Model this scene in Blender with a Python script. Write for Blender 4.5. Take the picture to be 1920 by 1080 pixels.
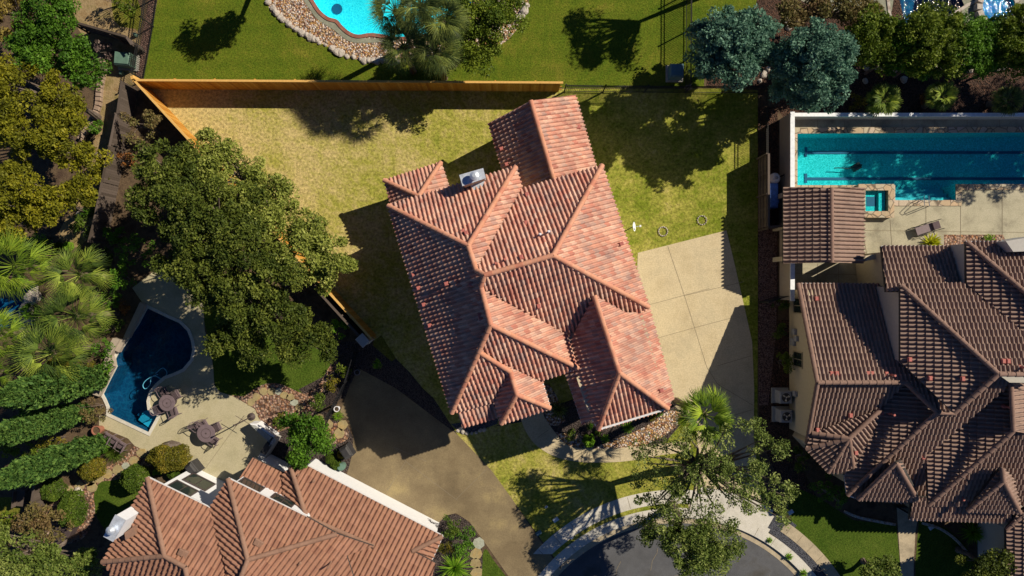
import bpy, bmesh, math, random
import numpy as np
from mathutils import Vector, Matrix
from mathutils.geometry import tessellate_polygon
rng = np.random.default_rng(7); random.seed(7)
C = bpy.context.scene.collection
for o in list(bpy.data.objects): bpy.data.objects.remove(o)

# ------------------------------------------------------------------ camera, sky, sun, exposure
H = 42.67                      # flying height of the drone, metres
cam_d = bpy.data.cameras.new('camera'); cam_d.lens = 24; cam_d.sensor_width = 36; cam_d.clip_end = 500
cam = bpy.data.objects.new('camera', cam_d); C.objects.link(cam); cam.location = (0, 0, H)
bpy.context.scene.camera = cam
SUN_DIR = Vector((1.10, 0.58, 1.0)).normalized()          # towards the sun
elev = math.asin(SUN_DIR.z); azim = math.atan2(SUN_DIR.x, SUN_DIR.y)
w = bpy.data.worlds.new('World'); bpy.context.scene.world = w; w.use_nodes = True
sky = w.node_tree.nodes.new('ShaderNodeTexSky'); sky.sky_type = 'NISHITA'; sky.sun_disc = False
sky.sun_elevation = elev; sky.sun_rotation = azim; sky.air_density = 0.6; sky.dust_density = 0.0; sky.ozone_density = 8.0
bg = w.node_tree.nodes['Background']; bg.inputs[1].default_value = 0.05
w.node_tree.links.new(sky.outputs[0], bg.inputs[0])
sd = bpy.data.lights.new('sun', 'SUN'); sd.energy = 5.0; sd.angle = math.radians(0.5); sd.color = (1.0, 0.86, 0.65)
sun = bpy.data.objects.new('sun', sd); C.objects.link(sun); sun.rotation_euler = SUN_DIR.to_track_quat('Z', 'Y').to_euler()
vs = bpy.context.scene.view_settings
vs.view_transform = 'Standard'; vs.look = 'None'; vs.exposure = 0.28; vs.gamma = 1.0; vs.use_curve_mapping = False
bpy.context.scene.cycles.transparent_max_bounces = 12

# ------------------------------------------------------------------ helpers
def P(px, py, z=0.0):
    """plan survey: position at height z, 30 units of the plan to a metre on the ground"""
    s = (1 - z / H) / 30.0
    return Vector(((px - 960) * s, (540 - py) * s, z))

def tag(o, label=None, cat=None, group=None, kind=None):
    if label: o['label'] = label
    if cat: o['category'] = cat
    if group: o['group'] = group
    if kind: o['kind'] = kind
    return o
def empty(name, loc, label=None, cat=None, group=None, rz=0.0):
    o = bpy.data.objects.new(name, None); C.objects.link(o); o.location = loc; o.rotation_euler = (0, 0, rz)
    o.empty_display_size = 0.3
    return tag(o, label, cat, group)
def copy_tree(o, parent=None):
    c = o.copy(); C.objects.link(c)
    if parent is not None: c.parent = parent
    for ch in [x for x in bpy.data.objects if x.parent == o]: copy_tree(ch, c)
    return c

class MB:
    """collects shapes, then links them as one mesh object"""
    def __init__(s): s.v = []; s.f = []; s.t = []
    def add(s, vs_, fs, tint=None):
        n = len(s.v); s.v += [tuple(x) for x in vs_]; s.f += [tuple(i + n for i in f) for f in fs]
        s.t += [random.random() if tint is None else tint] * len(fs)
    def box(s, c, d, rz=0.0, bev=0.0, tint=None):
        cx, cy, cz = c; a, b, h = d[0] / 2, d[1] / 2, d[2] / 2
        ca, sa = math.cos(rz), math.sin(rz); v = []
        if bev <= 0:
            for z in (-h, h):
                for x, y in ((-a, -b), (a, -b), (a, b), (-a, b)):
                    v.append((cx + x * ca - y * sa, cy + x * sa + y * ca, cz + z))
            s.add(v, [(3, 2, 1, 0), (4, 5, 6, 7), (0, 1, 5, 4), (1, 2, 6, 5), (2, 3, 7, 6), (3, 0, 4, 7)], tint)
        else:
            for z, k in ((-h, 0), (h - bev, 0), (h, bev)):
                for x, y in ((-a + k, -b + k), (a - k, -b + k), (a - k, b - k), (-a + k, b - k)):
                    v.append((cx + x * ca - y * sa, cy + x * sa + y * ca, cz + z))
            f = [(3, 2, 1, 0), (8, 9, 10, 11)]
            for k in (0, 4):
                for i in range(4): j = (i + 1) % 4; f.append((k + i, k + j, k + 4 + j, k + 4 + i))
            s.add(v, f, tint)
    def tube(s, pts, rads, n=6, cap=True, tint=None):
        pts = [Vector(p) for p in pts]
        if not isinstance(rads, (list, tuple)): rads = [rads] * len(pts)
        v = []; f = []
        for i, p in enumerate(pts):
            d = (pts[min(i + 1, len(pts) - 1)] - pts[max(i - 1, 0)]).normalized()
            u = d.cross(Vector((0, 0, 1)))
            if u.length < 1e-3: u = Vector((1, 0, 0))
            u.normalize(); w_ = d.cross(u)
            for k in range(n):
                a = 2 * math.pi * k / n
                v.append(p + (u * math.cos(a) + w_ * math.sin(a)) * rads[i])
        for i in range(len(pts) - 1):
            for k in range(n):
                f.append((i * n + k, i * n + (k + 1) % n, (i + 1) * n + (k + 1) % n, (i + 1) * n + k))
        if cap: f.append(tuple(range(n - 1, -1, -1))); f.append(tuple(range((len(pts) - 1) * n, len(pts) * n)))
        s.add(v, f, tint)
    def lathe(s, c, prof, n=16, tint=None):
        """profile of (radius, z) turned round the vertical through c"""
        v = []; f = []
        for r, z in prof:
            for k in range(n):
                a = 2 * math.pi * k / n; v.append((c[0] + r * math.cos(a), c[1] + r * math.sin(a), c[2] + z))
        for i in range(len(prof) - 1):
            for k in range(n):
                f.append((i * n + k, i * n + (k + 1) % n, (i + 1) * n + (k + 1) % n, (i + 1) * n + k))
        f.append(tuple(range(n - 1, -1, -1))); f.append(tuple(range((len(prof) - 1) * n, len(prof) * n)))
        s.add(v, f, tint)
    def prism(s, poly, z0, z1, tint=None):
        """poly: world xy list"""
        n = len(poly); v = [(p[0], p[1], z0) for p in poly] + [(p[0], p[1], z1) for p in poly]
        f = [(i, (i + 1) % n, n + (i + 1) % n, n + i) for i in range(n)]
        for t in tessellate_polygon([[Vector((p[0], p[1], 0)) for p in poly]]):
            f.append((t[0] + n, t[1] + n, t[2] + n)); f.append((t[2], t[1], t[0]))
        s.add(v, f, tint)
    def build(s, name, m, parent=None, smooth=False):
        me = bpy.data.meshes.new(name); me.from_pydata(s.v, [], s.f)
        at = me.attributes.new('tint', 'FLOAT', 'FACE'); at.data.foreach_set('value', s.t)
        me.update(); bm = bmesh.new(); bm.from_mesh(me); bmesh.ops.recalc_face_normals(bm, faces=bm.faces); bm.to_mesh(me); bm.free()
        me.materials.append(m)
        if smooth:
            for p in me.polygons: p.use_smooth = True
        o = bpy.data.objects.new(name, me); C.objects.link(o)
        if parent is not None:
            o.parent = parent; o.matrix_parent_inverse = parent.matrix_basis.inverted()
        return o

def np_mesh(name, V, F, m, tint=None, parent=None, smooth=False, uv=None):
    """V (n,3), F (m,4) quads"""
    me = bpy.data.meshes.new(name); V = np.asarray(V, np.float32); F = np.asarray(F, np.int32)
    k = F.shape[1]
    me.vertices.add(len(V)); me.vertices.foreach_set('co', V.ravel())
    me.loops.add(F.size); me.loops.foreach_set('vertex_index', F.ravel())
    me.polygons.add(len(F)); me.polygons.foreach_set('loop_start', np.arange(0, F.size, k, dtype=np.int32))
    if tint is not None:
        at = me.attributes.new('tint', 'FLOAT', 'FACE'); at.data.foreach_set('value', np.asarray(tint, np.float32))
    me.update(calc_edges=True); me.materials.append(m)
    if smooth: me.polygons.foreach_set('use_smooth', np.ones(len(F), bool))
    o = bpy.data.objects.new(name, me); C.objects.link(o)
    if parent is not None:
        o.parent = parent; o.matrix_parent_inverse = parent.matrix_basis.inverted()
    return o

# ------------------------------------------------------------------ materials
def new_mat(name):
    m = bpy.data.materials.new(name); m.use_nodes = True
    nt = m.node_tree; b = nt.nodes['Principled BSDF']; b.inputs['Roughness'].default_value = 0.85
    b.inputs['Specular IOR Level'].default_value = 0.25
    return m, nt, b
def N(nt, t, **k):
    n = nt.nodes.new(t)
    for a, v in k.items():
        if a.startswith('i_'): n.inputs[a[2:].replace('_', ' ')].default_value = v
        else: setattr(n, a, v)
    return n
WB = (1.085, 1.28)
def ramp(nt, fac, stops):
    r = nt.nodes.new('ShaderNodeValToRGB'); e = r.color_ramp.elements
    while len(e) < len(stops): e.new(0.5)
    for el, (p, c) in zip(e, stops):
        if c[0] != c[1] or c[1] != c[2]: c = (c[0], min(1, c[1] * WB[0]), min(1, c[2] * WB[1]))   # pigment balanced for the warm sun
        el.position = p; el.color = (*c, 1)
    nt.links.new(fac, r.inputs[0]); return r.outputs[0]
def mix(nt, fac, a, b, mode='MIX'):
    m = nt.nodes.new('ShaderNodeMix'); m.data_type = 'RGBA'; m.blend_type = mode
    for i, x in ((0, fac), (6, a), (7, b)):
        if isinstance(x, (int, float)): m.inputs[i].default_value = x
        elif isinstance(x, tuple): m.inputs[i].default_value = (*x, 1)
        else: nt.links.new(x, m.inputs[i])
    return m.outputs[2]
def noise(nt, scale, detail=4, rough=0.6, coord='Object', out='Fac'):
    tc = nt.nodes.new('ShaderNodeTexCoord'); n = nt.nodes.new('ShaderNodeTexNoise')
    n.inputs['Scale'].default_value = scale; n.inputs['Detail'].default_value = detail; n.inputs['Roughness'].default_value = rough
    nt.links.new(tc.outputs[coord], n.inputs['Vector']); return n.outputs[out]
def bump(nt, b, h, strength=0.5, dist=0.02):
    n = nt.nodes.new('ShaderNodeBump'); n.inputs['Strength'].default_value = strength; n.inputs['Distance'].default_value = dist
    nt.links.new(h, n.inputs['Height']); nt.links.new(n.outputs[0], b.inputs['Normal'])
def mat_noise(name, cols, scale=3.0, fine=40.0, rough=0.85, bstr=0.4, bdist=0.01, contrast=(0.35, 0.65), spec=0.25, metal=0.0, stain=0.0):
    """surface whose own colour varies in patches (cols) with fine speckle"""
    m, nt, b = new_mat(name); b.inputs['Roughness'].default_value = rough; b.inputs['Specular IOR Level'].default_value = spec
    b.inputs['Metallic'].default_value = metal
    n1 = noise(nt, scale, 5); k = len(cols)
    lo, hi = contrast
    c = ramp(nt, n1, [(lo + (hi - lo) * i / max(k - 1, 1), col) for i, col in enumerate(cols)])
    f = noise(nt, fine, 3)
    c2 = mix(nt, 0.35, c, ramp(nt, f, [(0.35, (0.35, 0.35, 0.35)), (0.65, (1, 1, 1))]), 'MULTIPLY')
    if stain:
        st = noise(nt, 0.33, 7, 0.72); c2 = mix(nt, stain, c2, ramp(nt, st, [(0.36, (0.5, 0.47, 0.44)), (0.5, (1, 1, 1))]), 'MULTIPLY')
        tc = nt.nodes.new('ShaderNodeTexCoord'); vo = nt.nodes.new('ShaderNodeTexVoronoi'); vo.inputs['Scale'].default_value = 0.9; nt.links.new(tc.outputs['Object'], vo.inputs[0])
        c2 = mix(nt, stain * .7, c2, ramp(nt, vo.outputs['Distance'], [(0.05, (0.45, 0.42, 0.4)), (0.12, (1, 1, 1))]), 'MULTIPLY')
    nt.links.new(c2, b.inputs['Base Color'])
    if bstr: bump(nt, b, f, bstr, bdist)
    return m
def mat_plain(name, col, rough=0.6, metal=0.0, spec=0.3, var=0.12, scale=6.0):
    m, nt, b = new_mat(name); b.inputs['Roughness'].default_value = rough; b.inputs['Metallic'].default_value = metal
    b.inputs['Specular IOR Level'].default_value = spec
    n1 = noise(nt, scale, 4)
    c = ramp(nt, n1, [(0.3, tuple(x * (1 - var) for x in col)), (0.7, tuple(min(1, x * (1 + var)) for x in col))])
    nt.links.new(c, b.inputs['Base Color']); return m
def mat_tint(name, stops, rough=0.8, fine=0.0, trans=0.0, spec=0.2, patch=0.0):
    """colour picked per face by its own 'tint' value"""
    m, nt, b = new_mat(name); b.inputs['Roughness'].default_value = rough; b.inputs['Specular IOR Level'].default_value = spec
    a = N(nt, 'ShaderNodeAttribute', attribute_name='tint'); fac = a.outputs['Fac']
    if patch:
        ma = N(nt, 'ShaderNodeMath', operation='MULTIPLY_ADD'); ma.inputs[1].default_value = patch
        nt.links.new(noise(nt, 0.9, 3), ma.inputs[0]); 
        mb_ = N(nt, 'ShaderNodeMath', operation='MULTIPLY'); nt.links.new(fac, mb_.inputs[0]); mb_.inputs[1].default_value = 1.0
        nt.links.new(mb_.outputs[0], ma.inputs[2])
        sb = N(nt, 'ShaderNodeMath', operation='SUBTRACT', use_clamp=True); nt.links.new(ma.outputs[0], sb.inputs[0]); sb.inputs[1].default_value = patch * 0.5
        fac = sb.outputs[0]
    c = ramp(nt, fac, stops)
    if fine: c = mix(nt, 0.4, c, ramp(nt, noise(nt, fine, 3), [(0.3, (0.5, 0.5, 0.5)), (0.7, (1, 1, 1))]), 'MULTIPLY')
    nt.links.new(c, b.inputs['Base Color'])
    if trans:
        tr = nt.nodes.new('ShaderNodeBsdfTranslucent'); nt.links.new(c, tr.inputs[0])
        mx = nt.nodes.new('ShaderNodeMixShader'); mx.inputs[0].default_value = trans
        nt.links.new(b.outputs[0], mx.inputs[1]); nt.links.new(tr.outputs[0], mx.inputs[2])
        nt.links.new(mx.outputs[0], nt.nodes['Material Output'].inputs[0])
    return m
def mat_grass(name, dry, mid, green, bias=0.0, xgrad=0.0, mow=0.0, mdir=0.0, fine=9.0):
    m, nt, b = new_mat(name); b.inputs['Roughness'].default_value = 0.95; b.inputs['Specular IOR Level'].default_value = 0.1
    big = noise(nt, 0.28, 4, 0.65); med = noise(nt, 2.2, 6, 0.8)
    s = N(nt, 'ShaderNodeMath', operation='ADD'); nt.links.new(big, s.inputs[0])
    s2 = N(nt, 'ShaderNodeMath', operation='MULTIPLY_ADD'); nt.links.new(med, s2.inputs[0]); s2.inputs[1].default_value = 1.0; s2.inputs[2].default_value = -0.5 + bias
    nt.links.new(s2.outputs[0], s.inputs[1]); f = s.outputs[0]
    if xgrad:
        tc = nt.nodes.new('ShaderNodeTexCoord'); sx = nt.nodes.new('ShaderNodeSeparateXYZ'); nt.links.new(tc.outputs['Object'], sx.inputs[0])
        mm = N(nt, 'ShaderNodeMath', operation='MULTIPLY_ADD'); nt.links.new(sx.outputs[0], mm.inputs[0]); mm.inputs[1].default_value = xgrad
        nt.links.new(f, mm.inputs[2]); f = mm.outputs[0]
    c = ramp(nt, f, [(0.22, dry), (0.5, mid), (0.78, green)])
    if mow:
        tc = nt.nodes.new('ShaderNodeTexCoord'); mp = nt.nodes.new('ShaderNodeMapping'); mp.inputs['Rotation'].default_value = (0, 0, mdir)
        wv = nt.nodes.new('ShaderNodeTexWave'); wv.inputs['Scale'].default_value = 0.28; wv.inputs['Distortion'].default_value = 1.2; wv.inputs['Detail'].default_value = 2
        nt.links.new(tc.outputs['Object'], mp.inputs[0]); nt.links.new(mp.outputs[0], wv.inputs[0])
        c = mix(nt, mow, c, ramp(nt, wv.outputs[1], [(0.2, (0.55, 0.6, 0.5)), (0.8, (1, 1, 1))]), 'MULTIPLY')
    fn = noise(nt, fine, 4, 0.75)
    c = mix(nt, 0.9, c, ramp(nt, fn, [(0.33, (0.36, 0.36, 0.36)), (0.5, (0.8, 0.8, 0.8)), (0.64, (1.15, 1.15, 1.15))]), 'MULTIPLY')
    nt.links.new(c, b.inputs['Base Color']); bump(nt, b, fn, 0.9, 0.05)
    return m
def mat_rock(name, cols, scale=9.0, rand=1.0):
    """loose stones: each cell of the pattern is one pebble"""
    m, nt, b = new_mat(name)
    tc = nt.nodes.new('ShaderNodeTexCoord'); v = nt.nodes.new('ShaderNodeTexVoronoi'); v.inputs['Scale'].default_value = scale; v.inputs['Randomness'].default_value = rand
    nt.links.new(tc.outputs['Object'], v.inputs[0]); s = nt.nodes.new('ShaderNodeSeparateColor'); nt.links.new(v.outputs['Color'], s.inputs[0])
    k = len(cols); c = ramp(nt, s.outputs[0], [(i / max(k - 1, 1), col) for i, col in enumerate(cols)])
    c = mix(nt, 1.0, c, ramp(nt, v.outputs['Distance'], [(0.25, (1, 1, 1)), (0.75, (0.25, 0.22, 0.2))]), 'MULTIPLY')
    nt.links.new(c, b.inputs['Base Color'])
    inv = N(nt, 'ShaderNodeMath', operation='SUBTRACT'); inv.inputs[0].default_value = 1.0; nt.links.new(v.outputs['Distance'], inv.inputs[1])
    bump(nt, b, inv.outputs[0], 1.0, 0.06); return m
def mat_stonework(name, cols, scale=2.2, joint=(0.16, 0.13, 0.1)):
    m, nt, b = new_mat(name)
    tc = nt.nodes.new('ShaderNodeTexCoord'); v = nt.nodes.new('ShaderNodeTexVoronoi'); v.inputs['Scale'].default_value = scale
    e = nt.nodes.new('ShaderNodeTexVoronoi'); e.feature = 'DISTANCE_TO_EDGE'; e.inputs['Scale'].default_value = scale
    nt.links.new(tc.outputs['Object'], v.inputs[0]); nt.links.new(tc.outputs['Object'], e.inputs[0])
    s = nt.nodes.new('ShaderNodeSeparateColor'); nt.links.new(v.outputs['Color'], s.inputs[0])
    k = len(cols); c = ramp(nt, s.outputs[0], [(i / max(k - 1, 1), col) for i, col in enumerate(cols)])
    c = mix(nt, 0.5, c, ramp(nt, noise(nt, 14, 4), [(0.3, (0.6, 0.6, 0.6)), (0.7, (1, 1, 1))]), 'MULTIPLY')
    c = mix(nt, ramp(nt, e.outputs[0], [(0.02, (0, 0, 0)), (0.06, (1, 1, 1))]), joint, c)
    nt.links.new(c, b.inputs['Base Color']); bump(nt, b, e.outputs[0], 0.3, 0.02); return m
def mat_tile(name, cols, dirt=0.5):
    """clay tiles: one colour per tile, read from the tile grid stored as UV"""
    m, nt, b = new_mat(name); b.inputs['Roughness'].default_value = 0.8; b.inputs['Specular IOR Level'].default_value = 0.25
    uv = nt.nodes.new('ShaderNodeUVMap'); fl = N(nt, 'ShaderNodeVectorMath', operation='FLOOR'); nt.links.new(uv.outputs[0], fl.inputs[0])
    wn = N(nt, 'ShaderNodeTexWhiteNoise', noise_dimensions='2D'); nt.links.new(fl.outputs[0], wn.inputs[0])
    k = len(cols); c = ramp(nt, wn.outputs[0], [(i / max(k - 1, 1), col) for i, col in enumerate(cols)])
    n1 = noise(nt, 0.8, 5); c = mix(nt, dirt, c, ramp(nt, n1, [(0.35, (0.45, 0.43, 0.43)), (0.62, (1, 1, 1))]), 'MULTIPLY')
    n2 = noise(nt, 18, 4); c = mix(nt, 0.35, c, ramp(nt, n2, [(0.3, (0.5, 0.48, 0.46)), (0.6, (1, 1, 1))]), 'MULTIPLY')
    nt.links.new(c, b.inputs['Base Color']); bump(nt, b, n2, 0.3, 0.01); return m
def mat_water(name, tint, ripple=6.0, rstr=0.08):
    m, nt, b = new_mat(name); nt.nodes.remove(b)
    tr = nt.nodes.new('ShaderNodeBsdfTransparent'); tr.inputs[0].default_value = (*tint, 1)
    gl = nt.nodes.new('ShaderNodeBsdfGlossy'); gl.inputs['Roughness'].default_value = 0.06
    lw = nt.nodes.new('ShaderNodeLayerWeight'); lw.inputs[0].default_value = 0.5
    pw = N(nt, 'ShaderNodeMath', operation='POWER'); nt.links.new(lw.outputs['Facing'], pw.inputs[0]); pw.inputs[1].default_value = 5.0
    fr = N(nt, 'ShaderNodeMath', operation='MULTIPLY_ADD', use_clamp=True); nt.links.new(pw.outputs[0], fr.inputs[0]); fr.inputs[1].default_value = 0.95; fr.inputs[2].default_value = 0.02
    mx = nt.nodes.new('ShaderNodeMixShader'); bp = nt.nodes.new('ShaderNodeBump'); bp.inputs['Strength'].default_value = rstr; bp.inputs['Distance'].default_value = 0.05
    nt.links.new(noise(nt, ripple, 3, 0.5), bp.inputs['Height'])
    nt.links.new(bp.outputs[0], gl.inputs['Normal']); nt.links.new(bp.outputs[0], lw.inputs['Normal'])
    nt.links.new(fr.outputs[0], mx.inputs[0]); nt.links.new(tr.outputs[0], mx.inputs[1]); nt.links.new(gl.outputs[0], mx.inputs[2])
    nt.links.new(mx.outputs[0], nt.nodes['Material Output'].inputs[0]); return m
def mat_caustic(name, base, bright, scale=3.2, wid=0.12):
    """pool plaster with bright caustic light lines painted into its colour, plus blotches of its finish"""
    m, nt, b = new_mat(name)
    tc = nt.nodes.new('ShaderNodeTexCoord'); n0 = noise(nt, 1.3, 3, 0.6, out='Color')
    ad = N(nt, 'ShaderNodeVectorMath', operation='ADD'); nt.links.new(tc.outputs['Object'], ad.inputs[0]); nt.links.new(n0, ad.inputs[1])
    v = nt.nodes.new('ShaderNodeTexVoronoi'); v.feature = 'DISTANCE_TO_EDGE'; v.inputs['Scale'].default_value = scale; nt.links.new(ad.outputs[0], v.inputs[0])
    c = ramp(nt, v.outputs[0], [(0.0, bright), (wid, base), (0.5, tuple(x * 0.8 for x in base))])  # bright cell edges paint the light ripples focus on the floor
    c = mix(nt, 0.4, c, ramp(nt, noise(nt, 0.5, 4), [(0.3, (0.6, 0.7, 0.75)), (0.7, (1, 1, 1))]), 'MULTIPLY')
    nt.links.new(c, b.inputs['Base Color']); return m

M = {}
M['lawn_dry'] = mat_grass('lawn_dry', (0.56, 0.43, 0.165), (0.37, 0.335, 0.06), (0.18, 0.215, 0.018), bias=0.0, xgrad=0.013, fine=6)
M['lawn_green'] = mat_grass('lawn_green', (0.22, 0.19, 0.025), (0.13, 0.16, 0.012), (0.08, 0.13, 0.008), bias=0.05, mow=0.22, mdir=math.radians(88), fine=10)
M['lawn_lush'] = mat_grass('lawn_lush', (0.13, 0.15, 0.03), (0.085, 0.125, 0.014), (0.05, 0.09, 0.008), bias=0.1, fine=10)
M['lawn_olive'] = mat_grass('lawn_olive', (0.26, 0.22, 0.05), (0.17, 0.16, 0.022), (0.10, 0.12, 0.012), bias=0.0, fine=9)
M['soil'] = mat_noise('soil', [(0.075, 0.045, 0.027), (0.13, 0.085, 0.045), (0.05, 0.033, 0.02)], 1.5, 12, bstr=0.8, bdist=0.04)
M['dirt'] = mat_noise('dirt', [(0.24, 0.15, 0.06), (0.33, 0.23, 0.11), (0.20, 0.15, 0.05)], 1.2, 10, bstr=0.8, bdist=0.04)
M['mulch'] = mat_rock('mulch', [(0.05, 0.03, 0.022), (0.12, 0.06, 0.035), (0.08, 0.045, 0.03), (0.17, 0.08, 0.045)], 14)
M['darkmulch'] = mat_rock('darkmulch', [(0.075, 0.055, 0.045), (0.12, 0.09, 0.075), (0.10, 0.07, 0.055)], 16)
M['gravel_dark'] = mat_rock('gravel_dark', [(0.08, 0.08, 0.09), (0.16, 0.16, 0.17), (0.11, 0.11, 0.12)], 20)
M['gravel_red'] = mat_rock('gravel_red', [(0.20, 0.10, 0.07), (0.30, 0.18, 0.13), (0.14, 0.08, 0.06)], 14)
M['river'] = mat_rock('river', [(0.42, 0.20, 0.10), (0.72, 0.62, 0.52), (0.55, 0.30, 0.08), (0.30, 0.12, 0.07), (0.70, 0.46, 0.20), (0.75, 0.68, 0.60)], 10)
M['river_dark'] = mat_rock('river_dark', [(0.30, 0.15, 0.09), (0.45, 0.32, 0.22), (0.38, 0.18, 0.08), (0.28, 0.16, 0.12)], 7.5)
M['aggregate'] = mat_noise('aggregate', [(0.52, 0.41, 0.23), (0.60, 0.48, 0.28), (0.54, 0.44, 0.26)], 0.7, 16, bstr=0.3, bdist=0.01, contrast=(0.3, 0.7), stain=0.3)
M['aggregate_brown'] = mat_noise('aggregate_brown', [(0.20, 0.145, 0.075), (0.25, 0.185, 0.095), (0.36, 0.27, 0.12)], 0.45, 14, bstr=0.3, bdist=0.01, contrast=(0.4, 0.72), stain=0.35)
M['deck_tan'] = mat_noise('deck_tan', [(0.42, 0.36, 0.20), (0.48, 0.41, 0.245), (0.44, 0.38, 0.22)], 0.6, 22, bstr=0.1, stain=0.15)
M['deck_grey'] = mat_noise('deck_grey', [(0.30, 0.26, 0.17), (0.42, 0.37, 0.24), (0.47, 0.41, 0.27)], 0.8, 18, bstr=0.15, stain=0.5)
M['deck_slate'] = mat_noise('deck_slate', [(0.22, 0.22, 0.15), (0.30, 0.29, 0.2)], 1.5, 12, bstr=0.2)
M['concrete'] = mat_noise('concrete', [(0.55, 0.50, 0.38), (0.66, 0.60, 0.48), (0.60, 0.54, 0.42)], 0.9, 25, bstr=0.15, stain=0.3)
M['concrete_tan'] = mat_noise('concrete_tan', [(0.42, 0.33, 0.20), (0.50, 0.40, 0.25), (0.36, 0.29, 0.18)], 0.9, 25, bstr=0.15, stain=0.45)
M['asphalt'] = mat_noise('asphalt', [(0.085, 0.085, 0.085), (0.115, 0.113, 0.11), (0.095, 0.093, 0.09)], 0.5, 30, bstr=0.4, stain=0.4)
M['joint'] = mat_plain('joint', (0.22, 0.175, 0.11), 0.9)
M['joint_light'] = mat_plain('joint_light', (0.20, 0.17, 0.11), 0.9)
M['flag'] = mat_noise('flag', [(0.42, 0.28, 0.10), (0.36, 0.28, 0.13), (0.30, 0.22, 0.10)], 1.2, 10, bstr=0.4)
M['flag_pale'] = mat_noise('flag_pale', [(0.36, 0.36, 0.25), (0.42, 0.42, 0.32)], 2.0, 10, bstr=0.4)
M['coping_stone'] = mat_stonework('coping_stone', [(0.46, 0.34, 0.20), (0.55, 0.38, 0.22), (0.50, 0.42, 0.28), (0.58, 0.42, 0.30)], 2.0)
M['brick'] = mat_stonework('brick', [(0.30, 0.10, 0.06), (0.36, 0.14, 0.09), (0.25, 0.09, 0.06)], 4.0)
M['limestone'] = mat_noise('limestone', [(0.42, 0.36, 0.28), (0.52, 0.45, 0.36), (0.30, 0.23, 0.17)], 2.5, 14, bstr=0.6, bdist=0.03)
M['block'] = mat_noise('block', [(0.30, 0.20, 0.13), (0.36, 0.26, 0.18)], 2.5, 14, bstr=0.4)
M['stucco_white'] = mat_plain('stucco_white', (0.72, 0.70, 0.66), 0.9, var=0.05)
M['stucco_cream'] = mat_plain('stucco_cream', (0.50, 0.41, 0.26), 0.9, var=0.06)
M['stucco_tan'] = mat_plain('stucco_tan', (0.36, 0.29, 0.21), 0.9, var=0.06)
M['stucco_grey'] = mat_plain('stucco_grey', (0.42, 0.42, 0.42), 0.9, var=0.06)
M['tile_red'] = mat_tile('tile_red', [(0.50, 0.19, 0.125), (0.58, 0.29, 0.19), (0.66, 0.38, 0.25), (0.53, 0.215, 0.14), (0.70, 0.43, 0.29), (0.45, 0.27, 0.20), (0.63, 0.29, 0.18), (0.68, 0.40, 0.26)])
M['tile_brown'] = mat_tile('tile_brown', [(0.33, 0.16, 0.095), (0.36, 0.18, 0.105), (0.30, 0.145, 0.085), (0.38, 0.19, 0.115), (0.27, 0.125, 0.075)], 0.25)
M['tile_umber'] = mat_tile('tile_umber', [(0.30, 0.195, 0.14), (0.33, 0.215, 0.155), (0.275, 0.178, 0.128), (0.35, 0.235, 0.17)], 0.3)
M['cap_red'] = mat_tint('cap_red', [(0, (0.56, 0.25, 0.14)), (0.5, (0.62, 0.30, 0.18)), (1, (0.52, 0.20, 0.12))], fine=14)
M['cap_brown'] = mat_tint('cap_brown', [(0, (0.25, 0.14, 0.09)), (1, (0.30, 0.17, 0.11))], fine=14)
M['cap_umber'] = mat_tint('cap_umber', [(0, (0.23, 0.14, 0.10)), (1, (0.27, 0.165, 0.12))], fine=14)
M['vent_red'] = mat_plain('vent_red', (0.42, 0.13, 0.10), 0.6)
M['vent_white'] = mat_plain('vent_white', (0.75, 0.72, 0.7), 0.5)
M['gutter_white'] = mat_plain('gutter_white', (0.65, 0.62, 0.58), 0.5)
M['gutter_dark'] = mat_plain('gutter_dark', (0.05, 0.045, 0.04), 0.5)
M['cedar'] = mat_tint('cedar', [(0, (0.42, 0.17, 0.025)), (0.3, (0.58, 0.28, 0.045)), (0.6, (0.50, 0.22, 0.03)), (0.85, (0.64, 0.34, 0.07)), (1, (0.36, 0.13, 0.02))], fine=9)
M['cedar_cap'] = mat_tint('cedar_cap', [(0, (0.66, 0.36, 0.09)), (1, (0.74, 0.44, 0.13))], fine=9)
M['old_wood'] = mat_tint('old_wood', [(0, (0.10, 0.075, 0.055)), (0.5, (0.14, 0.105, 0.08)), (1, (0.075, 0.055, 0.04))], fine=12)
M['iron'] = mat_plain('iron', (0.015, 0.015, 0.016), 0.5)
M['bronze'] = mat_plain('bronze', (0.16, 0.115, 0.115), 0.5)
M['bronze_dark'] = mat_plain('bronze_dark', (0.07, 0.05, 0.045), 0.5)
M['grill'] = mat_plain('grill', (0.035, 0.033, 0.033), 0.6)
M['cushion'] = mat_plain('cushion', (0.10, 0.07, 0.07), 0.9)
M['metal'] = mat_plain('metal', (0.55, 0.57, 0.58), 0.45, metal=0.4, spec=0.5, var=0.2)
M['flue'] = mat_plain('flue', (0.60, 0.62, 0.62), 0.4, metal=0.5, spec=0.5)
M['steel'] = mat_plain('steel', (0.65, 0.65, 0.66), 0.25, metal=0.9)
M['green_box'] = mat_plain('green_box', (0.10, 0.17, 0.12), 0.6, var=0.2, scale=3)
M['teal_box'] = mat_plain('teal_box', (0.10, 0.18, 0.20), 0.6, var=0.2, scale=3)
M['pink_box'] = mat_plain('pink_box', (0.45, 0.36, 0.38), 0.6)
M['pad'] = mat_plain('pad', (0.35, 0.32, 0.26), 0.9)
M['ac_grey'] = mat_plain('ac_grey', (0.30, 0.29, 0.27), 0.6)
M['blue_tarp'] = mat_plain('blue_tarp', (0.10, 0.22, 0.55), 0.6, var=0.3)
M['white_paint'] = mat_plain('white_paint', (0.75, 0.75, 0.73), 0.5)
M['pot_terra'] = mat_plain('pot_terra', (0.30, 0.12, 0.07), 0.8)
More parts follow.
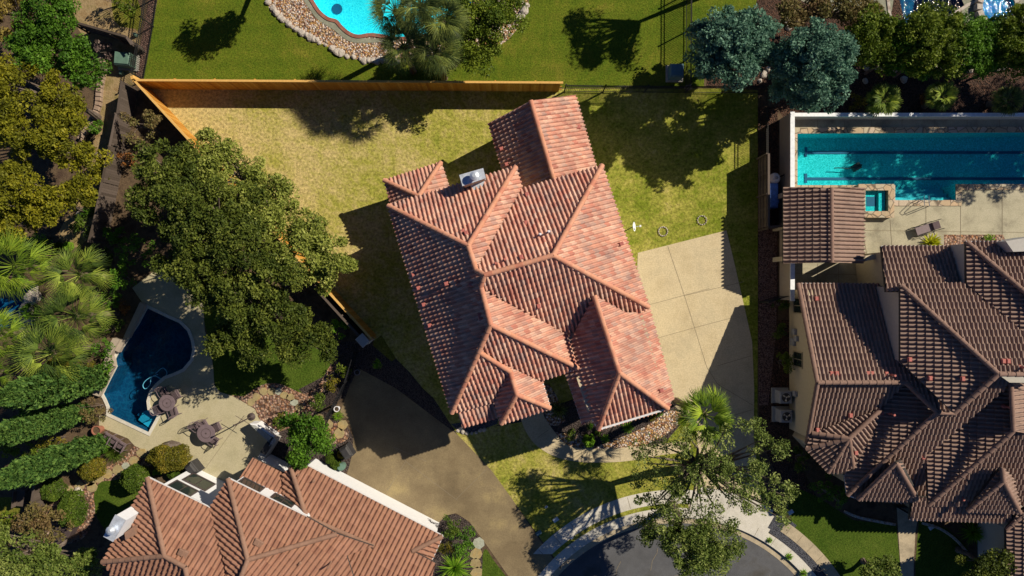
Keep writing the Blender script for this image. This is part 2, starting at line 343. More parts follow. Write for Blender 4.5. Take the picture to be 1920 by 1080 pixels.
M['pot_white'] = mat_plain('pot_white', (0.70, 0.67, 0.63), 0.7)
M['pot_grey'] = mat_plain('pot_grey', (0.25, 0.22, 0.22), 0.7)
M['counter'] = mat_noise('counter', [(0.35, 0.34, 0.29), (0.42, 0.41, 0.36)], 2, 25, bstr=0.1)
M['glass'] = mat_plain('glass', (0.02, 0.03, 0.025), 0.08, spec=0.8)
M['win_frame'] = mat_plain('win_frame', (0.35, 0.28, 0.17), 0.6)
M['bark'] = mat_noise('bark', [(0.12, 0.085, 0.06), (0.20, 0.155, 0.12)], 5, 20, bstr=0.8, bdist=0.03)
M['palm_bark'] = mat_noise('palm_bark', [(0.16, 0.11, 0.07), (0.24, 0.18, 0.12)], 6, 20, bstr=0.8, bdist=0.03)
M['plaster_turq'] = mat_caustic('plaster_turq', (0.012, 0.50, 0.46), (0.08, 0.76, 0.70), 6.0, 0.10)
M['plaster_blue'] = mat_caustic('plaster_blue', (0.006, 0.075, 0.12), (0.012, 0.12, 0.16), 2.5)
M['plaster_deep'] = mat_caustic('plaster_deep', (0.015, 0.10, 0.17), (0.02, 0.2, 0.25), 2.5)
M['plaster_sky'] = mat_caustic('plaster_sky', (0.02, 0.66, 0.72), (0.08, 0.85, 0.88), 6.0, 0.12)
M['pool_step'] = mat_plain('pool_step', (0.06, 0.50, 0.52), 0.8)
M['lane'] = mat_plain('lane', (0.008, 0.09, 0.17), 0.6)
M['water_clear'] = mat_water('water_clear', (0.72, 0.97, 0.98))
M['water_blue'] = mat_water('water_blue', (0.45, 0.75, 0.92))
M['water_glint'] = mat_water('water_glint', (0.4, 0.7, 0.9), 4.0, 1.0)
# foliage
def leaf(name, a, b_, c, patch=0.5): M[name] = mat_tint(name, [(0.0, a), (0.5, b_), (1.0, c)], rough=0.6, trans=0.3, spec=0.25, patch=patch)
leaf('oak', (0.03, 0.05, 0.008), (0.09, 0.118, 0.014), (0.22, 0.24, 0.036))
leaf('oak_front', (0.05, 0.085, 0.012), (0.14, 0.19, 0.03), (0.34, 0.37, 0.09))
leaf('oak_mid', (0.065, 0.10, 0.018), (0.17, 0.22, 0.04), (0.38, 0.41, 0.12))
leaf('oak_light', (0.09, 0.12, 0.018), (0.24, 0.27, 0.04), (0.46, 0.46, 0.11))
leaf('green', (0.035, 0.09, 0.008), (0.08, 0.18, 0.012), (0.15, 0.28, 0.02))
leaf('olive', (0.09, 0.095, 0.008), (0.19, 0.185, 0.010), (0.34, 0.29, 0.015))
leaf('yellow_brown', (0.13, 0.09, 0.02), (0.22, 0.16, 0.03), (0.34, 0.26, 0.06))
leaf('blue_cedar', (0.045, 0.10, 0.065), (0.11, 0.22, 0.135), (0.21, 0.36, 0.23), 0.3)
leaf('hedge', (0.05, 0.09, 0.008), (0.12, 0.17, 0.012), (0.22, 0.26, 0.02))
leaf('cypress', (0.03, 0.075, 0.015), (0.08, 0.16, 0.03), (0.17, 0.27, 0.05), 0.3)
leaf('boxwood', (0.04, 0.075, 0.008), (0.08, 0.13, 0.012), (0.14, 0.19, 0.02))
leaf('gold_bush', (0.08, 0.08, 0.008), (0.15, 0.14, 0.012), (0.28, 0.20, 0.02))
leaf('dry_bush', (0.16, 0.09, 0.04), (0.20, 0.15, 0.05), (0.13, 0.13, 0.03))
leaf('twig', (0.12, 0.08, 0.07), (0.18, 0.12, 0.10), (0.24, 0.18, 0.13))
leaf('red_bush', (0.25, 0.08, 0.02), (0.32, 0.13, 0.03), (0.2, 0.14, 0.03))
leaf('palm', (0.035, 0.065, 0.012), (0.12, 0.18, 0.022), (0.34, 0.40, 0.05), 0.2)
leaf('palm_yellow', (0.06, 0.11, 0.010), (0.17, 0.26, 0.018), (0.36, 0.45, 0.035), 0.2)
leaf('palm_dark', (0.03, 0.05, 0.015), (0.10, 0.135, 0.03), (0.30, 0.33, 0.06), 0.2)
leaf('agave', (0.30, 0.32, 0.01), (0.45, 0.45, 0.015), (0.60, 0.55, 0.03), 0.1)
leaf('lime', (0.10, 0.22, 0.01), (0.18, 0.34, 0.02), (0.30, 0.45, 0.03), 0.2)

# ------------------------------------------------------------------ ground
def smooth_px(pts, k=5):
    n = len(pts); out = []
    for i in range(n):
        p0, p1, p2, p3 = [np.array(pts[(i + j) % n], float) for j in (-1, 0, 1, 2)]
        for s in range(k):
            t = s / k
            out.append(tuple(0.5 * ((2 * p1) + (p2 - p0) * t + (2 * p0 - 5 * p1 + 4 * p2 - p3) * t * t + (3 * p1 - p0 - 3 * p2 + p3) * t ** 3)))
    return out
def sheet(name, pts, z, m, holes=(), kind='structure', parent=None, skirt=0.0):
    loops = [[Vector((*P(*p).xy, 0)) for p in pts]] + [[Vector((*P(*p).xy, 0)) for p in h] for h in holes]
    flat = [v for l in loops for v in l]; tri = tessellate_polygon(loops)
    b = MB(); b.add([(v.x, v.y, z) for v in flat], [tuple(t) for t in tri])
    if skirt:
        i0 = 0
        for l in loops:
            n = len(l); b.add([(v.x, v.y, z) for v in l] + [(v.x, v.y, z - skirt) for v in l], [(i, (i + 1) % n, n + (i + 1) % n, n + i) for i in range(n)])
    o = b.build(name, m, parent)
    # every sheet faces up
    for p in o.data.polygons:
        if abs(p.normal.z) > 0.5 and p.normal.z < 0: p.flip()
    if kind and parent is None: o['kind'] = kind
    return o
def area2(l): return sum(l[i][0] * l[(i + 1) % len(l)][1] - l[(i + 1) % len(l)][0] * l[i][1] for i in range(len(l)))
def offset(pts, d):
    """grow (d>0) or shrink a closed outline, same units as pts"""
    s = 1 if area2(pts) > 0 else -1; n = len(pts); out = []
    for i in range(n):
        a, b, c = [np.array(pts[(i + j) % n], float) for j in (-1, 0, 1)]
        e1 = b - a; e2 = c - b; e1 /= np.linalg.norm(e1) + 1e-9; e2 /= np.linalg.norm(e2) + 1e-9
        n1 = np.array([e1[1], -e1[0]]) * s; n2 = np.array([e2[1], -e2[0]]) * s
        m = n1 + n2; m /= np.linalg.norm(m) + 1e-9; k = d / max(0.35, float(m @ n1))
        out.append(tuple(b + m * k))
    return out
SC = (1270, 1282)                                            # centre of the turning circle
def arc(r, a0, a1, n=40):
    return [(SC[0] + r * math.sin(math.radians(a0 + (a1 - a0) * i / n)), SC[1] - r * math.cos(math.radians(a0 + (a1 - a0) * i / n))) for i in range(n + 1)]
circle = lambda r: arc(r, -180, 178, 178)

POOL_N = smooth_px([(560, -130), (700, -150), (860, -120), (900, -20), (840, 50), (760, 70), (700, 63), (672, 66), (655, 60), (641, 48), (632, 38), (616, 33), (602, 22), (590, 5), (570, -30), (550, -80)], 4)
POOL_L = [(277, 577), (312, 594), (337, 605), (352, 620), (359, 638), (362, 655), (358, 674), (343, 692), (325, 700), (308, 706), (293, 719), (281, 734), (276, 752), (278, 768), (296, 780), (279, 811), (205, 776), (205, 762), (199, 748), (194, 739), (207, 712), (220, 687), (216, 675), (223, 661), (236, 646), (243, 634), (262, 606)]
POOL_R = [(1494, 250), (2060, 247), (2060, 346), (1792, 346), (1792, 376), (1677, 376), (1677, 348), (1494, 348)]
POOL_TR = smooth_px([(1672, -140), (1850, -140), (1850, -20), (1812, 8), (1790, 22), (1770, 34), (1730, 48), (1700, 52), (1680, 40), (1668, 10)], 4)
POOL_FL = smooth_px([(-120, 520), (-40, 525), (40, 540), (60, 548), (54, 570), (40, 600), (36, 618), (10, 616), (-60, 640), (-130, 600)], 4)
OUT = [(-3500, -2600), (5400, -2600), (5400, 3600), (-3500, 3600)]
STREET = circle(318)
sheet('ground', OUT, 0, M['soil'], holes=[POOL_N, POOL_L, POOL_R, POOL_TR, POOL_FL, STREET])

# lawns (one 4 mm layer each)
LM_arc = arc(318, -39.5, 38)
sheet('lawn', [(281, 167), (1421, 166), (1421, 600), (1420, 820), (1436, 960), (1444, 1010)] + LM_arc[::-1] + [(1050, 1060), (924, 886), (858, 815), (703, 640)], 0.004, M['lawn_dry'])
sheet('lawn', [(300, -400), (285, 60), (277, 110), (268, 150), (281, 166), (1320, 164), (1322, 100), (1330, 30), (1445, 20), (1470, -400)], 0.004, M['lawn_green'],
      holes=[smooth_px([(480, -200), (500, 0), (524, 32), (575, 66), (612, 86), (645, 104), (690, 116), (740, 116), (810, 112), (860, 80), (930, 90), (990, 10), (1000, -200), (900, -300), (600, -300)], 3)])
sheet('lawn', smooth_px([(385, 560), (398, 660), (404, 725), (435, 741), (459, 742), (478, 728), (500, 719), (522, 719), (545, 728), (566, 737), (580, 735), (598, 722), (614, 700), (620, 676), (615, 640), (520, 560)], 3), 0.004, M['lawn_lush'])
sheet('lawn', smooth_px([(176, 940), (178, 918), (195, 900), (230, 892), (262, 910), (275, 960), (240, 1010), (205, 1000), (182, 970)], 3), 0.004, M['lawn_lush'])
sheet('lawn', [(-300, 935), (30, 932), (42, 935), (36, 968), (20, 985), (-300, 985)], 0.004, M['lawn_olive'])
sheet('lawn', [(1452, 800), (1500, 868), (1530, 930), (1600, 975), (1681, 985), (1690, 1090), (1700, 1400), (1640, 1400)] + arc(366, 66, 36, 20), 0.004, M['lawn_lush'])
sheet('lawn', [(1723, 975), (1775, 990), (1810, 1020), (1830, 1060), (1840, 1400), (1726, 1400), (1716, 1060)], 0.004, M['lawn_lush'])
sheet('lawn', smooth_px([(905, 1040), (912, 1030), (925, 1050), (960, 1100), (930, 1110), (902, 1085)], 3), 0.004, M['lawn_lush'])
sheet('lawn', smooth_px([(185, -60), (225, -60), (262, 10), (262, 55), (230, 68), (205, 50), (190, 20)], 3), 0.004, M['lawn_olive'])
sheet('lawn', [(700, 640), (715, 628), (760, 700), (700, 672)], 0.006, M['lawn_olive'])

# beds and bare earth
sheet('dirt', smooth_px([(140, -60), (200, -60), (215, 40), (262, 62), (250, 145), (255, 200), (215, 290), (195, 360), (170, 440), (135, 465), (110, 440), (140, 380), (165, 300), (190, 200), (180, 100), (140, 40)], 4), 0.008, M['dirt'])
sheet('gravel', [(300, -60), (306, -60), (283, 70), (264, 152), (252, 152), (266, 70), (290, -60)], 0.012, M['gravel_red'])
sheet('bed', smooth_px([(480, -200), (500, 0), (524, 32), (575, 66), (612, 86), (645, 104), (690, 116), (740, 116), (810, 112), (860, 80), (930, 90), (990, 10), (1000, -200), (900, -300), (600, -300)], 3), 0.004, M['river'], holes=[offset(POOL_N, 3)])
sheet('bed', [(1421, 200), (1458, 200), (1458, 600), (1480, 600), (1480, 830), (1500, 870), (1530, 930), (1460, 900), (1424, 820), (1421, 600)], 0.008, M['mulch'])
sheet('gravel', [(1422, 430), (1456, 430), (1456, 620), (1440, 760), (1422, 760)], 0.012, M['gravel_red'])
sheet('bed', [(1445, -80), (1670, -80), (1700, 60), (1900, 60), (2200, 60), (2200, 222), (1470, 222), (1440, 170), (1325, 165), (1325, 100), (1400, 60)], 0.008, M['mulch'])
sheet('bed', [(640, 640), (690, 640), (760, 700), (812, 745), (858, 815), (850, 812), (760, 740), (672, 690), (655, 740), (600, 770), (560, 730), (618, 700), (620, 660)], 0.008, M['darkmulch'])
sheet('gravel', [(742, 672), (770, 700), (812, 752), (806, 756), (742, 728), (700, 705), (720, 690)], 0.012, M['darkmulch'])
sheet('bed', smooth_px([(480, 800), (520, 780), (600, 770), (640, 790), (662, 820), (661, 850), (648, 885), (600, 880), (540, 870), (500, 850)], 3), 0.008, M['darkmulch'])
sheet('gravel', smooth_px([(435, 741), (459, 742), (478, 728), (500, 719), (522, 719), (545, 728), (566, 737), (580, 735), (598, 722), (616, 690), (634, 672), (628, 700), (600, 740), (585, 770), (604, 790), (640, 795), (655, 815), (640, 830), (600, 830), (560, 800), (520, 810), (490, 800), (480, 782), (462, 768), (440, 748)], 3), 0.012, M['river_dark'])
sheet('gravel', smooth_px([(253, 836), (285, 848), (300, 858), (262, 888), (215, 900), (186, 905), (176, 930), (178, 960), (160, 1005), (125, 1020), (70, 1015), (80, 960), (100, 945), (150, 900), (215, 868), (240, 850)], 3), 0.012, M['river_dark'])
sheet('bed', smooth_px([(820, 972), (835, 962), (860, 966), (885, 985), (898, 1010), (905, 1040), (900, 1090), (880, 1120), (820, 1120), (812, 1040)], 3), 0.008, M['darkmulch'])
sheet('bed', [(925, 800), (1010, 770), (1100, 740), (1260, 742), (1290, 780), (1230, 850), (1170, 845), (1060, 860), (1030, 820), (985, 790)], 0.008, M['darkmulch'])
sheet('gravel', smooth_px([(1012, 800), (1050, 812), (1098, 815), (1105, 838), (1150, 825), (1210, 800), (1255, 770), (1282, 780), (1262, 805), (1225, 828), (1180, 842), (1120, 843), (1075, 846), (1058, 842), (1048, 828), (1030, 812), (1020, 770), (1012, 740), (1030, 720), (1060, 790)], 3), 0.012, M['river'])
sheet('gravel', [(846, 795), (935, 782), (932, 795), (885, 812), (866, 815)], 0.012, M['gravel_dark'])
sheet('gravel', arc(345, 35, 70, 30) + arc(322, 70, 35, 30), 0.012, M['gravel_dark'])
sheet('gravel', smooth_px([(1770, 440), (1880, 440), (1890, 462), (1770, 466)], 1), 0.018, M['river_dark'])

# paving
sheet('driveway', smooth_px([(1196, 474)], 1) + [(1362, 432), (1376, 490), (1392, 560), (1410, 640), (1414, 730), (1413, 820), (1425, 920), (1440, 1012)] + arc(319, 32, 4, 20) + [(1290, 945), (1318, 880), (1300, 800), (1275, 770), (1240, 740), (1200, 640), (1194, 520)], 0.016, M['aggregate'])
sheet('driveway', [(672, 690), (742, 728), (858, 815), (880, 838), (920, 880), (960, 935), (1010, 1010), (1052, 1068)] + arc(319, -43, -52, 8) + [(1000, 1120), (960, 1090), (925, 1040), (900, 1005), (880, 978), (855, 962), (838, 966), (822, 980), (650, 890), (656, 870), (662, 845), (662, 812), (652, 785), (638, 772), (655, 725)], 0.016, M['aggregate_brown'])
sheet('path', smooth_px([(972, 765), (982, 800), (997, 826), (1018, 844), (1046, 858), (1085, 866), (1130, 867), (1180, 864), (1240, 853), (1290, 846), (1288, 828), (1230, 833), (1175, 839), (1105, 841), (1068, 836), (1052, 824), (1034, 802), (1020, 780), (1012, 745), (985, 735)], 3), 0.020, M['aggregate'])
sheet('sidewalk', arc(364, -48, 30, 60) + arc(338, 30, -44, 60), 0.024, M['concrete'])
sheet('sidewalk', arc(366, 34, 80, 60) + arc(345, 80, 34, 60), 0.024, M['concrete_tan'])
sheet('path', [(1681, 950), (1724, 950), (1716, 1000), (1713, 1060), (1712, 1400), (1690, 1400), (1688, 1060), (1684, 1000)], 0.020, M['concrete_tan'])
sheet('driveway_apron', arc(338, 4, 31, 20) + arc(330, 31, 4, 20), 0.026, M['concrete'])
sheet('driveway_apron', arc(372, 6, 29, 20) + arc(364, 29, 6, 20), 0.026, M['concrete'])
sheet('gravel', arc(372, 30, 37, 8) + arc(331, 37, 30, 8), 0.010, M['gravel_dark'])  # shade on the bare ground here, put in as a dark gravel colour
k_ = sheet('kerb', circle(330), 0.028, M['concrete'], holes=[circle(312)], skirt=0.16)
sheet('road', circle(340) , -0.12, M['asphalt'])
sheet('gutter_pan', circle(312.5), -0.112, M['concrete_tan'], holes=[circle(300)])
# cracks sealed in the asphalt
cr = MB(); 
for k in range(9):
    x, y = random.uniform(1090, 1450), random.uniform(1020, 1110); a = random.uniform(0, 3.1); pts = []
    for s in range(random.randint(6, 14)):
        pts.append(P(x, y).xy.to_3d() + Vector((0, 0, -0.113))); a += random.uniform(-0.5, 0.5); x += 9 * math.cos(a); y += 9 * math.sin(a)
    for p, q in zip(pts, pts[1:]):
        d = (q - p); n_ = Vector((-d.y, d.x, 0)).normalized() * 0.014
        if (p.xy - P(*SC).xy).length < 9.8: cr.add([p + n_, p - n_, q - n_, q + n_], [(0, 1, 2, 3)])
cr.build('road_cracks', M['joint'])['kind'] = 'structure'

DECK_L = [(248, 540), (300, 500), (380, 540), (384, 620), (394, 650), (400, 690), (402, 722), (412, 735), (435, 742), (462, 757), (478, 767), (484, 782), (496, 800), (520, 830), (470, 900), (400, 915), (360, 880), (300, 858), (253, 836), (240, 822), (186, 800), (186, 780), (203, 776), (196, 752), (186, 742), (218, 684), (206, 680), (216, 660), (232, 632), (246, 625), (267, 567)]
sheet('pool_deck', DECK_L, 0.016, M['deck_tan'], holes=[offset(POOL_L, 3)])
sheet('pool_deck', [(1470, 218), (2200, 214), (2200, 500), (1800, 560), (1470, 560)], 0.012, M['deck_grey'], holes=[offset(POOL_R, 3)])
sheet('pool_deck', smooth_px([(1490, -60), (1660, -60), (1672, 20), (1640, 40), (1560, 20), (1500, 0)], 2), 0.012, M['deck_slate'])
sheet('pool_deck', smooth_px([(1800, -60), (2000, -60), (2000, 30), (1925, 40), (1870, 60), (1800, 40), (1808, 10)], 2), 0.012, M['deck_slate'], holes=[])
sheet('pool_deck', smooth_px([(575, -40), (590, 12), (600, 26), (614, 37), (629, 42), (638, 52), (652, 65), (672, 71), (700, 72), (760, 76), (700, 80), (664, 80), (645, 72), (626, 56), (600, 40), (585, 24), (560, -20)], 2), 0.020, M['deck_slate'])
# control joints cut in the slabs
jm = MB()
def joint(pts, z=0.0215, w_=0.013, b=jm):
    q = [P(*p) for p in pts]
    for a, c in zip(q, q[1:]):
        d = c - a; n_ = Vector((-d.y, d.x, 0)).normalized() * w_; b.add([(a + n_).xy.to_tuple() + (z,), (a - n_).xy.to_tuple() + (z,), (c - n_).xy.to_tuple() + (z,), (c + n_).xy.to_tuple() + (z,)], [(0, 1, 2, 3)])
for l in [[(1252, 462), (1285, 560), (1325, 688)], [(1215, 572), (1282, 554), (1330, 541)], [(1229, 635), (1300, 615), (1372, 596)], [(1325, 688), (1345, 720), (1412, 760)], [(1345, 686), (1408, 667)], [(1285, 554), (1395, 528)],
          [(1370, 780), (1412, 768)], [(440, 0 + 560), (440, 561)], [(481, 768), (449, 790), (420, 830), (378, 888)], [(740, 838), (762, 866), (858, 938)], [(738, 838), (800, 865)], [(760, 866), (726, 920)], [(912, 880), (855, 936)],
          [(1475, 432), (1620, 432), (1920, 436)], [(1669, 412), (1670, 432), (1672, 460)], [(1736, 382), (1736, 446)], [(1801, 354), (1801, 446)], [(1879, 354), (1879, 450)], [(1475, 512), (1650, 516)], [(1533, 494), (1533, 540)], [(1572, 494), (1572, 540)], [(1618, 440), (1626, 480)],
          [(1533, 218), (1533, 250)], [(1583, 218), (1583, 250)], [(1634, 218), (1634, 248)], [(1691, 218), (1691, 248)], [(1752, 218), (1752, 247)], [(1813, 218), (1813, 247)], [(1874, 218), (1874, 247)]]:
    joint(l)
for k in range(12):
    t = -46 + k * 6.2; a_ = arc(340, t, t, 1)[0]; b__ = arc(362, t, t, 1)[0]; joint([a_, b__], 0.0285, 0.012)
for k in range(14):
    t = 36 + k * 4.2; a_ = arc(347, t, t, 1)[0]; b__ = arc(364, t, t, 1)[0]; joint([a_, b__], 0.0285, 0.012)
for k in range(14):
    t = -44 + k * 6.5; joint([arc(313, t, t, 1)[0], arc(329, t, t, 1)[0]], 0.0325, 0.01)
for x in (1090, 1113, 1138, 1162): joint([(x, 846), (x + 1, 863)], 0.0245, 0.012)
joint([(1028, 806), (1008, 820)], 0.0245, 0.012)
jm.build('slab_joints', M['joint'])['kind'] = 'structure'

# ------------------------------------------------------------------ pools
def pool(pts, depth, zw, plaster, water, label, cop=None, copw=8, extra=None, grp=None, coph=0.06):
    c = P(sum(p[0] for p in pts) / len(pts), sum(p[1] for p in pts) / len(pts))
    r = empty('swimming_pool', c, label, 'pool', grp)
    n = len(pts); q = [P(*p) for p in pts]; b = MB()
    b.add([(v.x, v.y, 0.012) for v in q] + [(v.x, v.y, -depth) for v in q], [(i, (i + 1) % n, n + (i + 1) % n, n + i) for i in range(n)])
    b.add([(v.x, v.y, -depth) for v in q], [tuple(t) for t in tessellate_polygon([q])])
    b.build('basin', M[plaster], r)
    q2 = [(v.x, v.y) for v in q]; b = MB(); b.add([(x, y, -zw) for x, y in q2], [tuple(t) for t in tessellate_polygon([[Vector((x, y, 0)) for x, y in q2]])])
    o = b.build('water', M[water], r)
    for p in o.data.polygons:
        if p.normal.z < 0: p.flip()
    if cop: sheet('coping', offset(pts, copw), coph, M[cop], holes=[offset(pts, -0.6)], parent=r, skirt=coph)
    return r
pn = pool(POOL_N, 1.4, 0.10, 'plaster_sky', 'water_clear', 'bright turquoise pool with brick edge and a round drain, at the top of the photo', 'brick', 6)
b = MB(); b.lathe(P(632, 17, -1.38), [(0.34, 0), (0.34, 0.03), (0.26, 0.03)], 24); b.build('drain', M['lane'], pn)
pl = pool(POOL_L, 1.7, 0.12, 'plaster_blue', 'water_blue', 'dark blue freeform pool in the tan concrete deck at the left', 'concrete', 5)
b = MB(); b.prism([P(*p).xy for p in [(252, 790), (262, 774), (274, 770), (296, 781), (279, 810)]], -1.65, -0.45); b.build('step', M['pool_step'], pl)
b = MB(); b.prism([P(*p).xy for p in [(243, 783), (256, 768), (270, 762), (277, 770), (262, 774), (252, 789)]], -1.65, -0.85); b.build('step', M['plaster_blue'], pl)
# low raised wall with stepped ends along the far side of that pool
b = MB()
for l, h in (([(268, 566), (277, 572), (246, 634), (238, 630)], 0.35), ([(220, 633), (232, 636), (214, 668), (204, 662)], 0.5), ([(206, 662), (217, 667), (220, 686), (192, 742), (180, 738)], 0.35), ([(232, 636), (242, 632), (228, 660), (220, 656)], 0.3)):
    b.prism([P(*p).xy for p in l][::-1], 0, h)
b.build('raised_wall', M['stucco_tan'], pl)
pr = pool(POOL_R, 1.5, 0.10, 'plaster_turq', 'water_clear', 'long turquoise lap pool with two dark lane lines', 'coping_stone', 10)
b = MB()
for y, y2 in ((276, 280.5), (327, 331)):
    a = P(1530, y); c = P(2050, y2 - 2); b.box(((a.x + c.x) / 2, (a.y + c.y) / 2, -1.47), (c.x - a.x, 0.17, 0.03)); b.box((a.x, a.y, -1.468), (0.16, 0.6, 0.03))
b.build('lane_line', M['lane'], pr)
b = MB()
for k in range(3): a = P(1735, 372 - k * 9); b.box((a.x, a.y - 0.05, -1.5 + (1.1 - k * 0.35) / 2), (3.6, 0.32, 1.1 - k * 0.35))
b.build('step', M['pool_step'], pr)
ptr = pool(POOL_TR, 1.6, 0.10, 'plaster_deep', 'water_glint', 'dark blue pool with sun glints behind the green hedge', 'limestone', 5)
pool(POOL_FL, 1.4, 0.1, 'plaster_deep', 'water_blue', 'dark pond-like pool edged with boulders behind the fan palms at the left edge', None)
# pool cleaner and hose lying on the pool floors
def hose(pts, z, r, m, label, cat='hose', name='pool_hose'):
    b = MB(); b.tube([P(x, y, z) for x, y in smooth_open(pts)], r, 5); return tag(b.build(name, m), label, cat)
def smooth_open(pts, k=6):
    out = []; n = len(pts)
    for i in range(n - 1):
        p0, p1, p2, p3 = [np.array(pts[min(max(i + j, 0), n - 1)], float) for j in (-1, 0, 1, 2)]
        for s in range(k):
            t = s / k; out.append(tuple(0.5 * ((2 * p1) + (p2 - p0) * t + (2 * p0 - 5 * p1 + 4 * p2 - p3) * t * t + (3 * p1 - p0 - 3 * p2 + p3) * t ** 3)))
    return out + [tuple(pts[-1])]
M['hose_blue'] = mat_plain('hose_blue', (0.12, 0.45, 0.6), 0.5)
hose([(292, 700), (305, 690), (313, 700), (303, 710), (290, 705), (275, 712), (268, 722), (272, 729), (281, 722), (284, 708), (296, 702)], -0.105, 0.022, M['hose_blue'], 'thin pale blue cleaner hose looped in the dark blue freeform pool')
r = empty('pool_cleaner', P(1606, 313, -1.45), 'small dark pool cleaner robot with a short hose in the lap pool', 'pool cleaner')
b = MB(); b.box(P(1606, 313, -1.33), (0.55, 0.42, 0.22), 0.5, 0.06); b.build('body', M['bronze_dark'], r)
b = MB(); b.tube([P(*p, -1.15) for p in smooth_open([(1564, 315), (1578, 315), (1590, 316), (1600, 314), (1612, 312), (1616, 309), (1608, 309)])], 0.03, 6); b.build('hose', M['iron'], r)

# spa beside the lap pool, its rim standing 0.45 m above the deck
sp = empty('spa', P(1645, 375), 'square raised spa with stone rim between the tiled pavilion and the lap pool', 'spa')
q = [(1612, 345), (1676, 345), (1676, 406), (1618, 406), (1612, 380)]
outer = [P(*p).xy for p in [(1612, 348), (1675, 348), (1675, 403), (1612, 403)]]
x0, y0 = P(1622, 357, .4).xy; x1, y1 = P(1665, 396, .4).xy; X0, Y0 = P(1610, 346, .45).xy; X1, Y1 = P(1676, 407, .45).xy
b = MB()
for a, c, d, e in ((X0, Y0, X1, y0), (X0, y1, X1, Y1), (X0, y0, x0, y1), (x1, y0, X1, y1)): b.box(((a + d) / 2, (c + e) / 2, 0.195), (abs(d - a) - 0.002, abs(c - e), 0.39))
b.build('wall', M['coping_stone'], sp); b = MB()
for a, c, d, e in ((X0 - .03, Y0 + .03, X1 + .03, y0), (X0 - .03, y1, X1 + .03, Y1 - .03), (X0 - .03, y0, x0, y1), (x1, y0, X1 + .03, y1)): b.box(((a + d) / 2, (c + e) / 2, 0.425), (abs(d - a), abs(c - e), 0.06))
b.build('coping', M['coping_stone'], sp)
b = MB(); b.box(((x0 + x1) / 2, (y0 + y1) / 2, 0.02), (x1 - x0, y0 - y1, 0.04)); b.box((x0 + 1.15, (y0 + y1) / 2, 0.12), (0.4, y0 - y1, 0.16)); b.build('basin', M['plaster_turq'], sp)
b = MB(); b.box(((x0 + x1) / 2 - 0.15, (y0 + y1) / 2, 0.043), (0.6, 0.6, 0.01)); b.build('drain_well', M['lane'], sp)
b = MB(); b.add([(x0, y0, .33), (x0, y1, .33), (x1, y1, .33), (x1, y0, .33)], [(0, 1, 2, 3)]); b.build('water', M['water_clear'], sp)
# round spa, top right
c = P(1866, 16); sp = empty('spa', c, 'round spa ringed with pale stone blocks beside the dark pool, top right corner', 'spa')
b = MB(); b.lathe((c.x, c.y, 0), [(0.98, 0.0), (0.98, 0.30), (0.92, 0.06), (0.0, 0.06)], 32); b.build('basin', M['plaster_turq'], sp)
b = MB(); b.lathe((c.x, c.y, 0.22), [(0.96, 0), (0.0, 0.001)], 32); b.build('water', M['water_glint'], sp)
for k in range(18):
    a = k * 2 * math.pi / 18; b = MB(); b.box((c.x + 1.18 * math.cos(a), c.y + 1.18 * math.sin(a), 0.17), (0.40, 0.37, 0.34), a, 0.04); b.build('stone_block', M['limestone'] if k % 7 else M['flag'], sp)

# ------------------------------------------------------------------ tiled roofs
def solve_roof(V, F, dirs):
    names = list(V); ni = {n: i for i, n in enumerate(names)}; nf = len(F); A = []; B = []
    for k, f in enumerate(F):
        d = np.array(dirs[f[0]]) if isinstance(f[0], str) else np.array(f[0]); t = f[1]
        for v in f[2]:
            X = np.array([(V[v][0] - 960) / 30, (540 - V[v][1]) / 30]); r = np.zeros(len(names) + nf); g = t * float(d @ X)
            r[ni[v]] = 1 - g / H; r[len(names) + k] = -1; A.append(r); B.append(-g)
    for n in names:
        if len(V[n]) > 2: r = np.zeros(len(names) + nf); r[ni[n]] = 6; A.append(r); B.append(6 * V[n][2])
    s = np.linalg.lstsq(np.array(A), np.array(B), rcond=None)[0]
    return {n: s[i] for n, i in ni.items()}, s[len(names):]
PROF = [(0, 0.0), (0.06, 0.045), (0.17, 0.078), (0.32, 0.092), (0.47, 0.078), (0.58, 0.045), (0.64, 0.0), (0.82, -0.012)]
